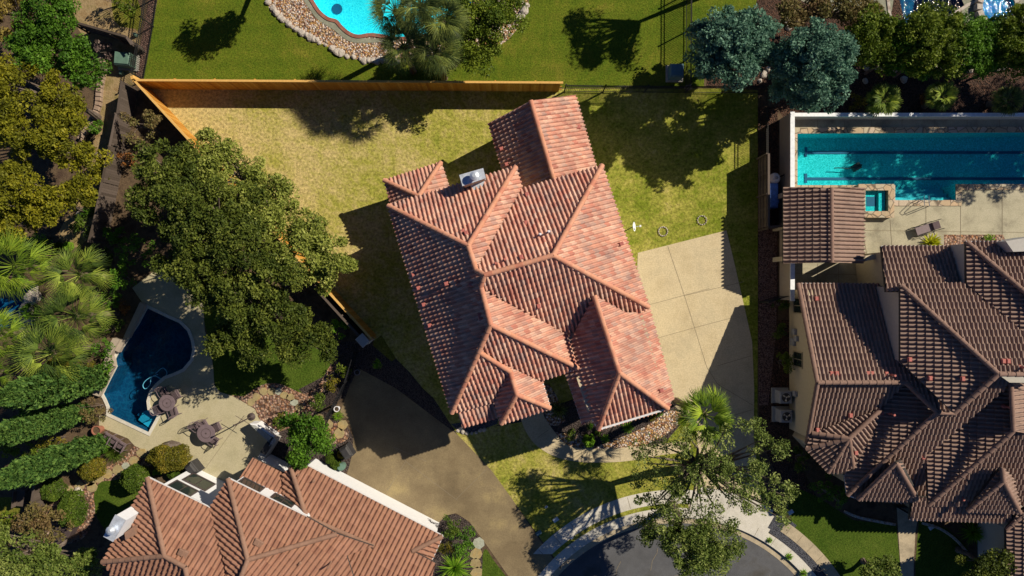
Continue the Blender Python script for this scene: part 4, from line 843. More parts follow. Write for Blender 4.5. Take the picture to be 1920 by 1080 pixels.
for x, y, z in ((1530, 560, 3.2), (1558, 700, 4.8), (1568, 700, 4.8), (1626, 700, 4.8), (1634, 700, 4.8), (1661, 701, 4.9), (1705, 674, 5.0), (1743, 709, 5.4), (1804, 710, 5.6), (1880, 677, 6.2), (1889, 677, 6.2), (1532, 806, 3.4), (1604, 849, 3.7), (1730, 857, 4.4), (1805, 935, 3.6), (1594, 779, 4.3), (1653, 774, 4.6)): vent(h3, x, y, z, (0, 1), M['vent_red'])
for x, y, z in ((1668, 702, 4.9), (1667, 775, 4.6), (1884, 762, 5.6), (1912, 688, 6.2)): pipe(h3, x, y, z, .55, M['vent_red'], .055)
b = MB(); p = P(1908, 470, 6.2); b.prism([P(*q, 6.2).xy for q in [(1886, 452), (1960, 440), (1960, 470), (1900, 472)]], 4.0, 6.2); b.build('chimney', M['stucco_grey'], h3)
# pavilion by the pool
h4 = empty('pavilion', P(1545, 422), 'small open pavilion with a dark umber gable tile roof beside the lap pool', 'pavilion')
V4 = {'a': (1469, 351, 2.45), 'b': (1558, 352), 'c': (1618, 352, 2.45), 'd': (1618, 494, 2.45), 'e': (1559, 492), 'f': (1469, 494, 2.45)}
ro4, z4 = roof('roof', h4, V4, [('W', .42, ['a', 'b', 'e', 'f']), ('E', .42, ['b', 'c', 'd', 'e'])], DR, M['tile_umber'], caps=[('b', 'e')], **kw)
for x, y in ((1482, 362), (1605, 362), (1482, 484), (1605, 484), (1482, 423), (1605, 423)): p = P(x, y, 2.4); b = MB(); b.box((p.x, p.y, 1.2), (.28, .28, 2.4), 0, .02); b.build('post', M['stucco_cream'], h4)
b = MB()
for y in (362, 484): a_, c_ = P(1480, y, 2.3), P(1607, y, 2.3); b.box(((a_.x + c_.x) / 2, a_.y, 2.28), (c_.x - a_.x, .22, .25))
b.build('beam', M['stucco_cream'], h4)
# house behind the left neighbour is out of frame; breezeway beam between pavilion and house
b = MB(); a_, c_ = P(1620, 485, 2.3), P(1655, 478, 2.3); b.box((a_ + c_) / 2, ((c_ - a_).length + .3, .3, .3), math.atan2(c_.y - a_.y, c_.x - a_.x)); b.build('link_beam', M['stucco_cream'], h4)

# ------------------------------------------------------------------ fences
def along(p, q): d = (q - p); return d.length, d.normalized(), math.atan2(d.y, d.x)
def wood_fence(pts, h, label, m='cedar', capm='cedar_cap', bw=0.145, side=1, cap=True, group=None):
    """pts: world xy list at the foot"""
    r = empty('wooden_fence', Vector((*pts[0], 0)), label, 'fence', group); bp = MB(); cp = MB(); rl = MB()
    for a, c in zip(pts, pts[1:]):
        p, q = Vector((*a, 0)), Vector((*c, 0)); L, d, an = along(p, q); n = int(L / bw); nn = Vector((-d.y, d.x, 0)) * side
        for k in range(n):
            x = p + d * (bw * (k + .5)); x += nn * random.uniform(-.004, .004); bp.box((x.x, x.y, h / 2 + random.uniform(-.01, .01)), (bw - .006, 0.022, h), an)
        m_ = (p + q) / 2
        if cap: cp.box((m_.x, m_.y, h + .03), (L, 0.13, 0.035), an); 
        for z in (.35, h * .5, h - .25): x = m_ - nn * .035; rl.box((x.x, x.y, z), (L, .04, .09), an)
        for k in range(int(L / 2.4) + 1):
            x = p + d * min(L, 2.4 * k) - nn * .09; b = MB(); b.box((x.x, x.y, h / 2), (.09, .09, h), an); b.build('post', M[m], r)
    bp.build('board_panel', M[m], r); rl.build('rail', M[m], r)
    if cap: cp.build('cap_rail', M[capm], r)
    return r
def iron_fence(pts, h, label, gap=0.11, group=None, name='iron_fence', cat='fence', m='iron'):
    r = empty(name, Vector((*pts[0], 0)), label, cat, group); bp = MB(); rl = MB()
    for a, c in zip(pts, pts[1:]):
        p, q = Vector((*a, 0)), Vector((*c, 0)); L, d, an = along(p, q); n = max(2, int(L / gap)); m_ = (p + q) / 2
        for k in range(n + 1): x = p + d * (L * k / n); bp.box((x.x, x.y, h / 2 + .03), (.02, .02, h), an)
        for z in (.12, h - .22, h - .04): rl.box((m_.x, m_.y, z), (L, .035, .035), an)
        k = max(1, round(L / 2.4))
        for i in range(k + 1): x = p + d * (L * i / k); b = MB(); b.box((x.x, x.y, h / 2 + .04), (.07, .07, h + .08), an); b.box((x.x, x.y, h + .1), (.09, .09, .04), an); b.build('post', M[m], r)
    bp.build('picket_panel', M[m], r); rl.build('rail', M[m], r); return r
X = lambda px, py, z=0: P(px, py, z).xy
F0 = (-22.60, 12.43)
wood_fence([F0, (3.06, 12.28)], 1.83, 'long new orange cedar fence along the top of the lot', side=-1)
wood_fence([F0 + (), tuple(X(697, 636, 1.85))], 1.83, 'new orange cedar fence running diagonally behind the big oaks', side=1)
b = MB(); p = P(250, 147, 1.9); b.box((p.x - .05, p.y + .05, .98), (.22, .22, 1.96), .3, .02); tag(b.build('gate_post', M['cedar_cap']), 'pale wooden corner post where the two orange fences meet', 'post')
wood_fence([tuple(X(*p)) for p in ((168, 60), (266, 88), (276, 102))], 1.7, 'old brown fence by the bare twigs, top left', 'old_wood', 'old_wood')
wood_fence([tuple(X(*p)) for p in ((258, 168), (250, 226))], 1.7, 'short old grey fence leading down from the orange corner', 'old_wood', 'old_wood')
wood_fence([tuple(X(*p)) for p in ((248, 226), (236, 285), (222, 350), (208, 420), (198, 458))], 1.7, 'old grey wooden fence in the shade left of the big oaks', 'old_wood', 'old_wood')
wood_fence([tuple(X(*p)) for p in ((98, 896), (90, 950), (70, 955))], 1.6, 'old wooden fence near the small lawn at the lower left', 'old_wood', 'old_wood')
wood_fence([tuple(X(*p)) for p in ((1422, 298), (1422, 430), (1452, 428))], 1.7, 'dark brown slatted fence hiding the pool equipment', 'old_wood', 'old_wood')
wood_fence([tuple(X(*p)) for p in ((604, 538), (690, 632))], 1.75, 'old grey fence just outside the orange diagonal fence', 'old_wood', 'old_wood', side=-1)
iron_fence([tuple(X(*p)) for p in ((1058, 172), (1130, 173), (1285, 174), (1423, 175))], 1.4, 'black iron fence continuing from the end of the orange fence')
iron_fence([tuple(X(*p)) for p in ((1285, 168), (1286, 60), (1286, -80))], 1.45, 'black iron fence between the green lawn and the blue cedars')
iron_fence([tuple(X(*p)) for p in ((1424, 176), (1424, 298))], 1.45, 'black iron fence beside the mulch strip, east of the lawn')
iron_fence([tuple(X(*p)) for p in ((303, -60), (288, 50), (270, 150))], 1.5, 'black iron fence at the left edge of the green lawn')
iron_fence([tuple(X(*p)) for p in ((1424, 566), (1470, 552))], 1.5, 'black iron gate by the corner of the cream wall', name='iron_gate', cat='gate')
iron_fence([tuple(X(*p)) for p in ((672, 660), (655, 712), (632, 756), (604, 812))], 1.4, 'black iron fence between the hedge and the brown driveway')
iron_fence([tuple(X(*p)) for p in ((1682, 950), (1720, 950))], 1.7, 'black iron entry gate under the umber roof', name='iron_gate', cat='gate', gap=.09)
# stucco walls round the pool terrace
b = MB(); yT, yB = P(0, 224).y, P(0, 562).y
r = empty('garden_wall', (16.85, yT, 0), 'white topped stucco wall between the lap pool and the mulch strip', 'wall')
b = MB(); b.box((16.84, (yT + yB) / 2, 0.82), (.24, yT - yB, 1.64)); b.build('wall', M['stucco_tan'], r)
b = MB(); b.box((16.84, (yT + yB) / 2, 1.67), (.26, yT - yB + .1, .07)); b.build('cap', M['white_paint'], r)
a_, c_ = P(1480, 222), P(1920, 222); r = empty('garden_wall', a_, 'low white capped wall along the top of the lap pool terrace', 'wall')
b = MB(); b.box(((a_.x + c_.x) / 2, a_.y + .03, .38), (c_.x - a_.x, .2, .76)); b.build('wall', M['stucco_grey'], r)
b = MB(); b.box(((a_.x + c_.x) / 2, a_.y + .03, .79), (c_.x - a_.x, .22, .06)); b.build('cap', M['white_paint'], r)
r = empty('stone_pillar', P(690, 632), 'grey stucco pillar at the low end of the diagonal fence', 'pillar')
p = P(692, 634); b = MB(); b.box((p.x, p.y, .9), (.55, .45, 1.8), -.83); b.build('shaft', M['stucco_grey'], r); b = MB(); b.box((p.x, p.y, 1.85), (.68, .58, .1), -.83, .03); b.build('cap', M['stucco_grey'], r)

# ------------------------------------------------------------------ foliage
def leaf_quads(C_, s, flat=0.35, asp=0.55, droop=None):
    n = len(C_); d = rng.normal(size=(n, 3)); d[:, 2] *= (1 - flat); d /= np.linalg.norm(d, axis=1)[:, None] + 1e-9
    e = rng.normal(size=(n, 3)); e -= (e * d).sum(1)[:, None] * d; e /= np.linalg.norm(e, axis=1)[:, None] + 1e-9
    L = (s * rng.uniform(.35, 1.6, n))[:, None]; a = d * L * .5; b_ = e * L * asp * .5
    return np.stack([C_ - a, C_ - a * .1 + b_, C_ + a, C_ - a * .1 - b_], 1).reshape(-1, 3)
def clump_cloud(lobes, K, rc, n, spread=1.0, low=-0.35):
    """lobes: (x,y,z,rx,ry,rz). K clumps per lobe over its surface, n leaves in each"""
    out = []; lobe_c = []
    for (x, y, z, rx, ry, rz) in lobes:
        k = max(4, int(K * (rx * ry))); d = rng.normal(size=(k, 3)); d /= np.linalg.norm(d, axis=1)[:, None]; d[:, 2] = np.where(d[:, 2] < low, -d[:, 2], d[:, 2])
        rr = rng.uniform(.35, 1.08, k)[:, None] ** .7; c = np.array([x, y, z]) + d * rr * np.array([max(rx - rc * .6, .1), max(ry - rc * .6, .1), max(rz - rc * .5, .08)])
        lobe_c.append(c)
        for cc in c:
            m = max(6, int(n * rng.uniform(.5, 1.4))); e = rng.normal(size=(m, 3)); e /= np.linalg.norm(e, axis=1)[:, None]
            r = rc * rng.uniform(.6, 1.25) * rng.uniform(.25, 1, m)[:, None] ** .55; out.append((cc + e * r * np.array([1, 1, .62]), rng.uniform(0, 1)))
    pts = np.concatenate([o[0] for o in out]); t = np.concatenate([np.full(len(o[0]), o[1]) for o in out])
    return pts, t, np.concatenate(lobe_c)
def foliage(name, lobes, m, size, K, rc, n, parent=None, flat=.35, asp=.55):
    pts, t, cc = clump_cloud(lobes, K, rc, n); V = leaf_quads(pts, size, flat, asp); N_ = len(pts)
    tint = np.clip(t * .55 + rng.uniform(0, .45, N_), 0, 1)
    return np_mesh(name, V, np.arange(N_ * 4).reshape(-1, 4), M[m], tint, parent), cc
def tree(px, py, r, h, kind, label, lobes=None, base=None, size=.14, K=10.5, rc=.48, n=230, cat='tree', name='oak_tree', trunk_r=.16, flatz=.42, group=None, nlimb=9):
    """px,py,r: where the crown shows; h: its top. base: foot of the trunk on the plan"""
    L = []; 
    for (x, y, rr, hh) in (lobes or [(px, py, r, h)]):
        rz = max(.5, min(hh * .42, rr / 30 * flatz * 1.6)); c = P(x, y, hh - rz * .8); R = rr / 30 * (1 - (hh - rz) / H); L.append((c.x, c.y, hh - rz, R, R, rz))
    c0 = np.mean([l[:3] for l in L], 0); b0 = P(*base) if base else Vector((c0[0], c0[1], 0))
    root = empty(name, b0, label, cat, group); cr, cc = foliage('crown', L, kind, size, K, rc, n, root)
    b = MB(); top = Vector((*c0[:2], max(.6, min(l[2] for l in L) * .75))); mid = (b0 + top) / 2 + Vector((random.uniform(-.2, .2), random.uniform(-.2, .2), 0))
    b.tube([b0, mid, top], [trunk_r * 1.3, trunk_r, trunk_r * .7], 8); b.build('trunk', M['bark'], root)
    lm = MB()
    for i in rng.permutation(len(cc))[:min(nlimb * len(L), 60)]:
        e = Vector(cc[i]); s = top + (e - top) * .02; k = s.lerp(e, .5) + Vector((random.uniform(-.3, .3), random.uniform(-.3, .3), random.uniform(-.1, .3)))
        lm.tube([s, k, e], [trunk_r * .5, trunk_r * .28, .015], 5)
    lm.build('limbs', M['bark'], root); return root
def shrub(px, py, r, h, kind, label, size=.10, K=22, rc=.24, n=70, cat='shrub', name='shrub', ry=None, group=None):
    R = r / 30 * (1 - h * .6 / H); c = P(px, py, h * .5); root = empty(name, Vector((c.x, c.y, 0)), label, cat, group)
    foliage('foliage', [(c.x, c.y, h * .45, R, (ry or r) / r * R, h * .55)], kind, size, K, rc, n, root, flat=.2)
    b = MB()
    for k in range(5): a = k * 1.26 + random.random(); b.tube([(c.x, c.y, 0), (c.x + R * .25 * math.cos(a), c.y + R * .25 * math.sin(a), h * .35), (c.x + R * .55 * math.cos(a), c.y + R * .55 * math.sin(a), h * .7)], [.03, .02, .008], 5)
    b.build('stems', M['bark'], root); return root
def clipped(px, py, r, h, kind, label, ry=None, rz=0.0, group=None):
    """sheared evergreen: a dense skin of small leaves over a rounded form"""
    R = r / 30 * (1 - h * .6 / H); Ry = (ry or r) / r * R; c = P(px, py, h * .5); root = empty('clipped_shrub', Vector((c.x, c.y, 0)), label, 'shrub', group); n = int(9000 * max(.35, R * Ry))
    d = rng.normal(size=(n, 3)); d /= np.linalg.norm(d, axis=1)[:, None]; d[:, 2] = np.where(d[:, 2] < -.3, -d[:, 2], d[:, 2]); k = 1 + .07 * np.sin(d[:, 0] * 7 + px) + .06 * np.sin(d[:, 1] * 8 + py) + rng.normal(0, .035, n)
    q = d * k[:, None] * np.array([R, Ry, h * .55]); ca, sa = math.cos(rz), math.sin(rz); pts = np.stack([c.x + q[:, 0] * ca - q[:, 1] * sa, c.y + q[:, 0] * sa + q[:, 1] * ca, h * .45 + q[:, 2]], 1); pts[:, 2] = np.maximum(pts[:, 2], .04)
    np_mesh('foliage', leaf_quads(pts, .095, .0, .6), np.arange(n * 4).reshape(-1, 4), M[kind], np.clip(rng.uniform(0, 1, n) * .7 + .3 * (np.sin(d[:, 0] * 5 + py) > 0), 0, 1), root)
    b = MB(); b.lathe((c.x, c.y, 0), [(R * .3, 0), (R * .8, h * .3), (R * .75, h * .6), (R * .3, h * .85), (0, h * .88)], 12); b.build('stems', M['bark'], root); return root
def frond_mesh(n_leaf=30, L=1.0, spread=150, pet=.8, droop=.35, wid=.035, seed=0):
    """fan frond along +x; returns verts, quads"""
    r = np.random.default_rng(seed); V = []; F = []
    V += [(0, -.02, 0), (0, .02, 0), (pet, .012, .12 * pet), (pet, -.012, .12 * pet)]; F.append((0, 1, 2, 3))
    for k in range(n_leaf):
        a = math.radians(-spread / 2 + spread * k / (n_leaf - 1)) + r.normal(0, .02); l = L * (1 - .25 * abs(a) / 1.4) * r.uniform(.85, 1.08); dr = droop * r.uniform(.7, 1.4)
        ca, sa = math.cos(a), math.sin(a); z0 = .12 * pet; pts = []
        for s, w_ in ((0, .012), (.45, wid), (.8, wid * .55), (1.0, .004)):
            x = pet + ca * l * s; y = sa * l * s; z = z0 + .06 * s - dr * l * s * s - .12 * abs(sa) * s; pts.append((x, y, z, w_))
        i0 = len(V)
        for x, y, z, w_ in pts: V += [(x - sa * w_, y + ca * w_, z), (x + sa * w_, y - ca * w_, z - .006)]
        for j in range(3): F.append((i0 + 2 * j, i0 + 2 * j + 1, i0 + 2 * j + 3, i0 + 2 * j + 2))
    return np.array(V), F
def palm(px, py, r, h, kind, label, nf=36, trunk_r=.17, skirt=0, base=None, spread=125, cat='palm', name='fan_palm', group=None, wid=.017):
    """px,py: crown centre as seen; r: its radius; fan palm with separate fronds"""
    c = P(px, py, h); s = (1 - h / H) / 30; R = r * s; b0 = P(*base) if base else Vector((c.x + random.uniform(-.15, .15), c.y + random.uniform(-.15, .15), 0))
    root = empty(name, b0, label, cat, group); VV = []; FF = []; TT = []; off = 0
    for k in range(nf + skirt):
        dead = k >= nf; a = k * 2.399963 + random.uniform(-.2, .2); el = (math.radians(78) * (1 - (k + .5) / nf) ** .8 - math.radians(18)) if not dead else math.radians(random.uniform(-70, -50))
        l = R * (.46 + .1 * random.random()); pet = max(.15, R * .56 * random.uniform(.75, 1.05) * (1.0 if el < 1 else .8)); V, F = frond_mesh(15 + (k % 3) * 2, l, spread + random.uniform(-15, 15), pet, random.uniform(.25, .6), wid * max(.5, R / 2), k)
        roll = random.uniform(-.5, .5); cr_, sr = math.cos(roll), math.sin(roll); y = V[:, 1] * cr_ - V[:, 2] * sr; z = V[:, 1] * sr + V[:, 2] * cr_; x = V[:, 0]
        ce, se = math.cos(el), math.sin(el); x2 = x * ce - z * se; z2 = x * se + z * ce; ca, sa = math.cos(a), math.sin(a)
        VV.append(np.stack([c.x + x2 * ca - y * sa, c.y + x2 * sa + y * ca, c.z - .05 + z2], 1)); FF += [[i + off for i in f] for f in F]; off += len(V)
        t = min(1, max(0, random.gauss(.5, .28))); TT += [t] + [min(1, max(0, t + random.gauss(0, .15))) for _ in F[1:]]
    np_mesh('fronds', np.concatenate(VV), FF, M[kind], TT, root)
    if h > .8:
        b = MB(); p = [b0.lerp(c, t) for t in (0, .25, .5, .75, 1)]; b.tube(p, [trunk_r * 1.25, trunk_r, trunk_r * .95, trunk_r, trunk_r * 1.15], 10); b.build('trunk', M['palm_bark'], root)
    return root
def spiky(px, py, r, h, kind, label, n=90, wid=.03, cat='plant', name='yucca', droop=.4, z0=0.0, group=None):
    """rosette of narrow leaves"""
    c = P(px, py, h * .5); R = r / 30 * (1 - h / H); root = empty(name, Vector((c.x, c.y, z0)), label, cat, group); V = []; F = []; T_ = []
    for k in range(n):
        a = k * 2.399963 + random.uniform(-.15, .15); el = math.radians(80) * (1 - (k + .5) / n) ** .9 + math.radians(2); l = math.hypot(R, h * .5) * random.uniform(.8, 1.1); i0 = len(V)
        for s, w_ in ((0, .5), (.35, 1), (.7, .7), (1.0, .08)):
            x = math.cos(el) * l * s; z = math.sin(el) * l * s - droop * l * s * s * math.cos(el); ca, sa = math.cos(a), math.sin(a)
            V += [(c.x + x * ca - sa * wid * w_, c.y + x * sa + ca * wid * w_, z0 + .05 + max(z, 0)), (c.x + x * ca + sa * wid * w_, c.y + x * sa - ca * wid * w_, z0 + .05 + max(z, 0))]
        for j in range(3): F.append((i0 + 2 * j, i0 + 2 * j + 1, i0 + 2 * j + 3, i0 + 2 * j + 2)); T_.append(.5 * random.random() + .5 * (k % 2))
    np_mesh('leaves', V, F, M[kind], T_, root)
    b = MB(); b.lathe((c.x, c.y, z0), [(.09, 0), (.07, .12), (.03, .2)], 8); b.build('stem', M['palm_bark'], root); return root
def cypress(px, py, h, r, label):
    b0 = P(px, py); root = empty('cypress', b0, label, 'cypress', 'tall cypresses at the left edge'); n = 15000
    z = rng.uniform(0.02, 1, n) ** .9 * h; prof = r * np.minimum(1, (1 - z / h) * 3.2) ** .55 * np.minimum(1, .7 + z / h * 1.2); a = rng.uniform(0, 2 * math.pi, n)
    rr = prof * rng.uniform(.72, 1.02, n) * (1 + .14 * np.sin(a * 5 + z * 2.3) + .12 * np.sin(z * 6.5 + a * 2) + .08 * np.sin(z * 15 - a * 3)); pts = np.stack([b0.x + rr * np.cos(a), b0.y + rr * np.sin(a), z], 1)
    d = np.stack([np.cos(a) * .35, np.sin(a) * .35, np.ones(n)], 1) + rng.normal(0, .35, (n, 3)); d /= np.linalg.norm(d, axis=1)[:, None]
    e = np.cross(d, rng.normal(size=(n, 3))); e /= np.linalg.norm(e, axis=1)[:, None]; L = rng.uniform(.08, .2, n)[:, None]; V = np.stack([pts - d * L, pts + e * L * .45, pts + d * L, pts - e * L * .45], 1).reshape(-1, 3)
    np_mesh('foliage', V, np.arange(n * 4).reshape(-1, 4), M['cypress'], rng.uniform(0, 1, n), root)
    c2 = MB(); c2.tube([b0, b0 + Vector((0, 0, h * .3)), b0 + Vector((0, 0, h * .9))], [.12, r * .55, .05], 8); c2.build('trunk', M['bark'], root)

# -- left edge, top to bottom
tree(15, 15, 62, 5.0, 'yellow_brown', 'brownish yellow tree filling the top left corner', name='juniper_tree')
tree(100, 40, 80, 6.2, 'green', 'dark green tree at the top left beside the bare twigs', name='evergreen_tree', lobes=[(85, 25, 62, 6.2), (110, 85, 62, 6.0), (158, 128, 42, 5.2), (60, 90, 50, 5.6)])
tree(45, 150, 80, 6, 'olive', 'mustard green juniper directly below the dark green tree at the left edge', name='juniper_tree', lobes=[(25, 150, 60, 6), (105, 178, 48, 5.6), (140, 215, 38, 5.0)])
tree(70, 260, 95, 6.5, 'olive', 'widest mustard green juniper left of the curved block edging', name='juniper_tree', lobes=[(40, 245, 66, 6.5), (115, 265, 60, 6.2), (165, 300, 42, 5.2)])
tree(45, 370, 85, 6.2, 'olive', 'mustard green juniper just above the left fan palms', name='juniper_tree', lobes=[(25, 350, 62, 6.3), (85, 385, 52, 5.6), (15, 420, 48, 5.2), (145, 355, 40, 5)])
shrub(200, 90, 24, 1.6, 'twig', 'bare purple grey twiggy bush beside the old brown fence', K=14, n=50, size=.12)
for x, y, r_, h_, kd, lb in ((190, 325, 26, 1.8, 'olive', 'olive bush between the mustard junipers and the old grey fence, upper one'), (160, 425, 26, 1.6, 'boxwood', 'dark green bush below the single boulder left of the old fence'), (178, 238, 20, 1.4, 'green', 'green bush at the inner bend of the block edging'), (185, 370, 22, 1.5, 'hedge', 'yellow green bush beside the old grey fence above the boulder'), (215, 440, 26, 1.8, 'green', 'deep green bush at the lower end of the old grey fence'), (190, 480, 30, 1.6, 'boxwood', 'dark bush between the palms and the oak row')): shrub(x, y, r_, h_, kd, lb, K=20, n=70, size=.12)
shrub(240, 8, 28, 1.8, 'hedge', 'round green bush at the top by the old garden path')
shrub(205, -5, 22, 2.2, 'twig', 'leafless brown bush at the top edge', K=12, n=50, size=.12)
tree(268, 235, 46, 2.9, 'dry_bush', 'thin brown leaved tree between the old fence and the diagonal fence', name='small_tree', K=7, rc=.4, n=80, trunk_r=.07)
shrub(240, 300, 24, 1.5, 'red_bush', 'rust coloured bush beside the old grey fence', K=12, n=50)
shrub(75, 455, 22, 1.5, 'lime', 'bright green bush between the juniper and the left palms')
shrub(168, 400, 16, .9, 'green', 'small green bush in the dark bed left of the old fence')
clipped(110, 463, 8, .6, 'boxwood', 'tiny round bush on the brown bed above the palms'); clipped(128, 462, 8, .5, 'lime', 'tiny bright bush on the brown bed above the palms')
# big oaks behind the diagonal fence
tree(300, 340, 85, 7.0, 'oak', 'big live oak at the upper left end of the oak row', lobes=[(300, 315, 58, 6.6), (272, 380, 48, 6.4), (340, 375, 55, 7.0), (350, 300, 42, 6.0)], base=(345, 385))
tree(420, 430, 100, 7.6, 'oak', 'largest live oak, its crown in the middle of the oak row', lobes=[(405, 395, 60, 7.4), (450, 455, 62, 7.6), (370, 450, 55, 7.2), (330, 440, 42, 6.4), (470, 390, 46, 6.6), (395, 505, 55, 7.0)], base=(455, 455))
tree(500, 560, 100, 7.2, 'oak', 'live oak overhanging the dark blue pool and its lawn', lobes=[(440, 560, 58, 7.2), (510, 520, 60, 7.4), (520, 590, 58, 6.8), (450, 620, 48, 6.2), (580, 620, 46, 5.4), (540, 650, 42, 5.2), (610, 650, 30, 4.4), (350, 505, 50, 6.6), (385, 555, 40, 6.2), (315, 490, 34, 5.8), (410, 640, 36, 5.8), (470, 655, 36, 5.6)], base=(530, 560))
tree(600, 470, 75, 6.4, 'oak_light', 'lighter oak leaning over the yellow lawn at the right end of the row', lobes=[(575, 435, 52, 6.2), (612, 478, 50, 6.2), (555, 480, 50, 6.8), (648, 498, 30, 5.0), (600, 525, 40, 5.4)], base=(590, 490))
tree(460, 320, 75, 5.6, 'oak_light', 'pale leafy oak over the diagonal fence nearest the bare yellow lawn', lobes=[(425, 298, 44, 5.2), (478, 340, 48, 5.6), (530, 372, 44, 5.6), (388, 268, 30, 4.4), (455, 378, 44, 6.2), (505, 415, 46, 6.4), (400, 325, 38, 5.8)], base=(480, 350))
shrub(640, 615, 26, 1.6, 'lime', 'broad leaved bush in the shade below the diagonal fence', size=.2, K=10, n=30)
shrub(252, 475, 38, 2.6, 'green', 'dark green bush at the foot of the old grey fence'); shrub(228, 525, 32, 2.2, 'green', 'dark bush left of the pool deck under the oaks')
shrub(210, 610, 24, 1.6, 'boxwood', 'green bush between the palms and the raised pool wall'); shrub(195, 650, 26, 1.6, 'green', 'dark green bush beside the raised pool wall')
shrub(235, 575, 16, .9, 'red_bush', 'orange leaved bush above the raised pool wall'); shrub(170, 700, 24, 1.7, 'gold_bush', 'yellow green bush at the foot of the left fan palms')
# palms, left
palm(28, 500, 72, 4.4, 'palm_yellow', 'yellow green fan palm at the left edge below the junipers', nf=36)
palm(150, 515, 60, 3.8, 'palm', 'greyish green fan palm, upper one of the left grove', nf=36)
palm(143, 592, 68, 4.2, 'palm', 'large fan palm in the middle of the left grove', nf=36)
palm(100, 662, 72, 4.4, 'palm', 'lowest large fan palm of the left grove, above the cypresses', nf=36)
palm(0, 628, 52, 4.0, 'palm_yellow', 'yellow fan palm cut by the left edge beside the pond', nf=36)
palm(-12, 700, 40, 4.4, 'palm_yellow', 'small yellow fan palm at the left edge above the cypresses', nf=24)
cypress(192, 706, 9.0, .8, 'uppermost tall cypress, its foot under the lowest left palm')
cypress(165, 768, 9.0, .62, 'slimmest tall cypress, the middle one at the left edge')
cypress(196, 828, 9.8, .66, 'lowest tall cypress, its foot beside the dark chairs')
shrub(175, 765, 34, 2.2, 'dry_bush', 'dark olive bush at the curved end of the dark blue pool', K=16)
shrub(45, 838, 52, 2.2, 'hedge', 'wide green bush between the two lower cypresses', ry=26)
shrub(100, 826, 26, 2.3, 'gold_bush', 'orange tipped bush between the two lower cypresses', ry=20)
clipped(120, 690, 26, 1.5, 'gold_bush', 'yellow green ground bush under the palms')
spiky(208, 850, 26, .9, 'boxwood', 'grassy fountain shaped clump beside the dark chairs', n=220, wid=.012, name='ornamental_grass', droop=.9)
shrub(190, 838, 22, 1.3, 'green', 'leafy green bush behind the dark chairs')
clipped(317, 857, 37, 1.7, 'gold_bush', 'largest clipped bush with rusty tips, beside the tan deck', ry=25)
clipped(254, 896, 24, 1.6, 'boxwood', 'dark round clipped bush touching the brown roof corner')
clipped(172, 878, 22, 1.4, 'gold_bush', 'round olive clipped bush above the flagstone path')
clipped(101, 918, 20, 1.2, 'boxwood', 'bright clipped bush below the lowest cypress')
clipped(137, 955, 24, 1.5, 'boxwood', 'tall green clipped bush left of the river rock strip', ry=32)
shrub(292, 893, 18, .7, 'lime', 'fresh green ferny plant at the corner of the white wall', size=.14, K=14, n=40)
clipped(328, 888, 12, .6, 'boxwood', 'low clipped bush beside the white wall')
tree(75, 975, 62, 3.0, 'dry_bush', 'feathery yellow brown tree above the dark storage box', name='small_tree', lobes=[(60, 965, 42, 3.0), (95, 985, 38, 2.8), (55, 1000, 30, 2.4)], K=9, rc=.35, n=90, trunk_r=.08)
tree(60, 1060, 95, 5.2, 'oak_front', 'wide olive green tree filling the bottom left corner', name='small_tree', lobes=[(30, 1060, 60, 5.2), (95, 1065, 50, 4.8), (150, 1060, 38, 3.8), (0, 1010, 30, 3.6)])
shrub(5, 975, 26, 1.4, 'hedge', 'yellow green bush at the left edge by the small lawn')
# middle, between the two left houses
tree(572, 822, 58, 4.4, 'green', 'bright green tree growing by the white wall of the lower left house', name='small_tree', lobes=[(560, 848, 38, 4.0), (590, 810, 40, 4.4), (548, 800, 32, 3.4), (605, 830, 26, 3.6)], K=11, size=.13)
shrub(528, 775, 22, 1.3, 'gold_bush', 'sparse yellow bush inside the river rock circle', K=12); shrub(520, 795, 16, 1.4, 'boxwood', 'green bush beside the white counter')
shrub(600, 752, 22, 1.6, 'boxwood', 'dense green bush casting shade on the stepping stones'); shrub(620, 718, 20, 1.6, 'gold_bush', 'yellow green bush in the row beside the iron fence, above the dense one')
shrub(642, 693, 18, 1.5, 'hedge', 'uppermost bush of the row beside the iron fence')
shrub(702, 685, 15, 1.1, 'lime', 'pale green bush alone in the shade at the driveway head')
spiky(632, 781, 10, .6, 'lime', 'small bright grass tuft beside the white pot', n=90, wid=.012, name='grass_tuft')
clipped(620, 860, 9, .6, 'boxwood', 'small clipped bush in the dark bed, left of the golden one'); clipped(630, 870, 9, .6, 'boxwood', 'small clipped bush in the dark bed next to the dark bin'); clipped(640, 852, 7, .4, 'gold_bush', 'tiny golden bush in the dark bed')
shrub(552, 862, 16, 1.0, 'green', 'shaded bush at the house corner below the green tree')
shrub(848, 985, 28, 2.0, 'boxwood', 'upper leafy bush right of the brown garage roof'); shrub(868, 1008, 30, 2.2, 'green', 'large dark bush right of the brown garage roof'); shrub(838, 1028, 18, 1.3, 'gold_bush', 'yellowish bush hugging the brown garage roof'); shrub(866, 1035, 12, .9, 'green', 'small green bush under the large dark one')
spiky(852, 1070, 34, 1.2, 'lime', 'bright green spiky palm at the bottom edge', n=130, wid=.03, name='sago_palm')
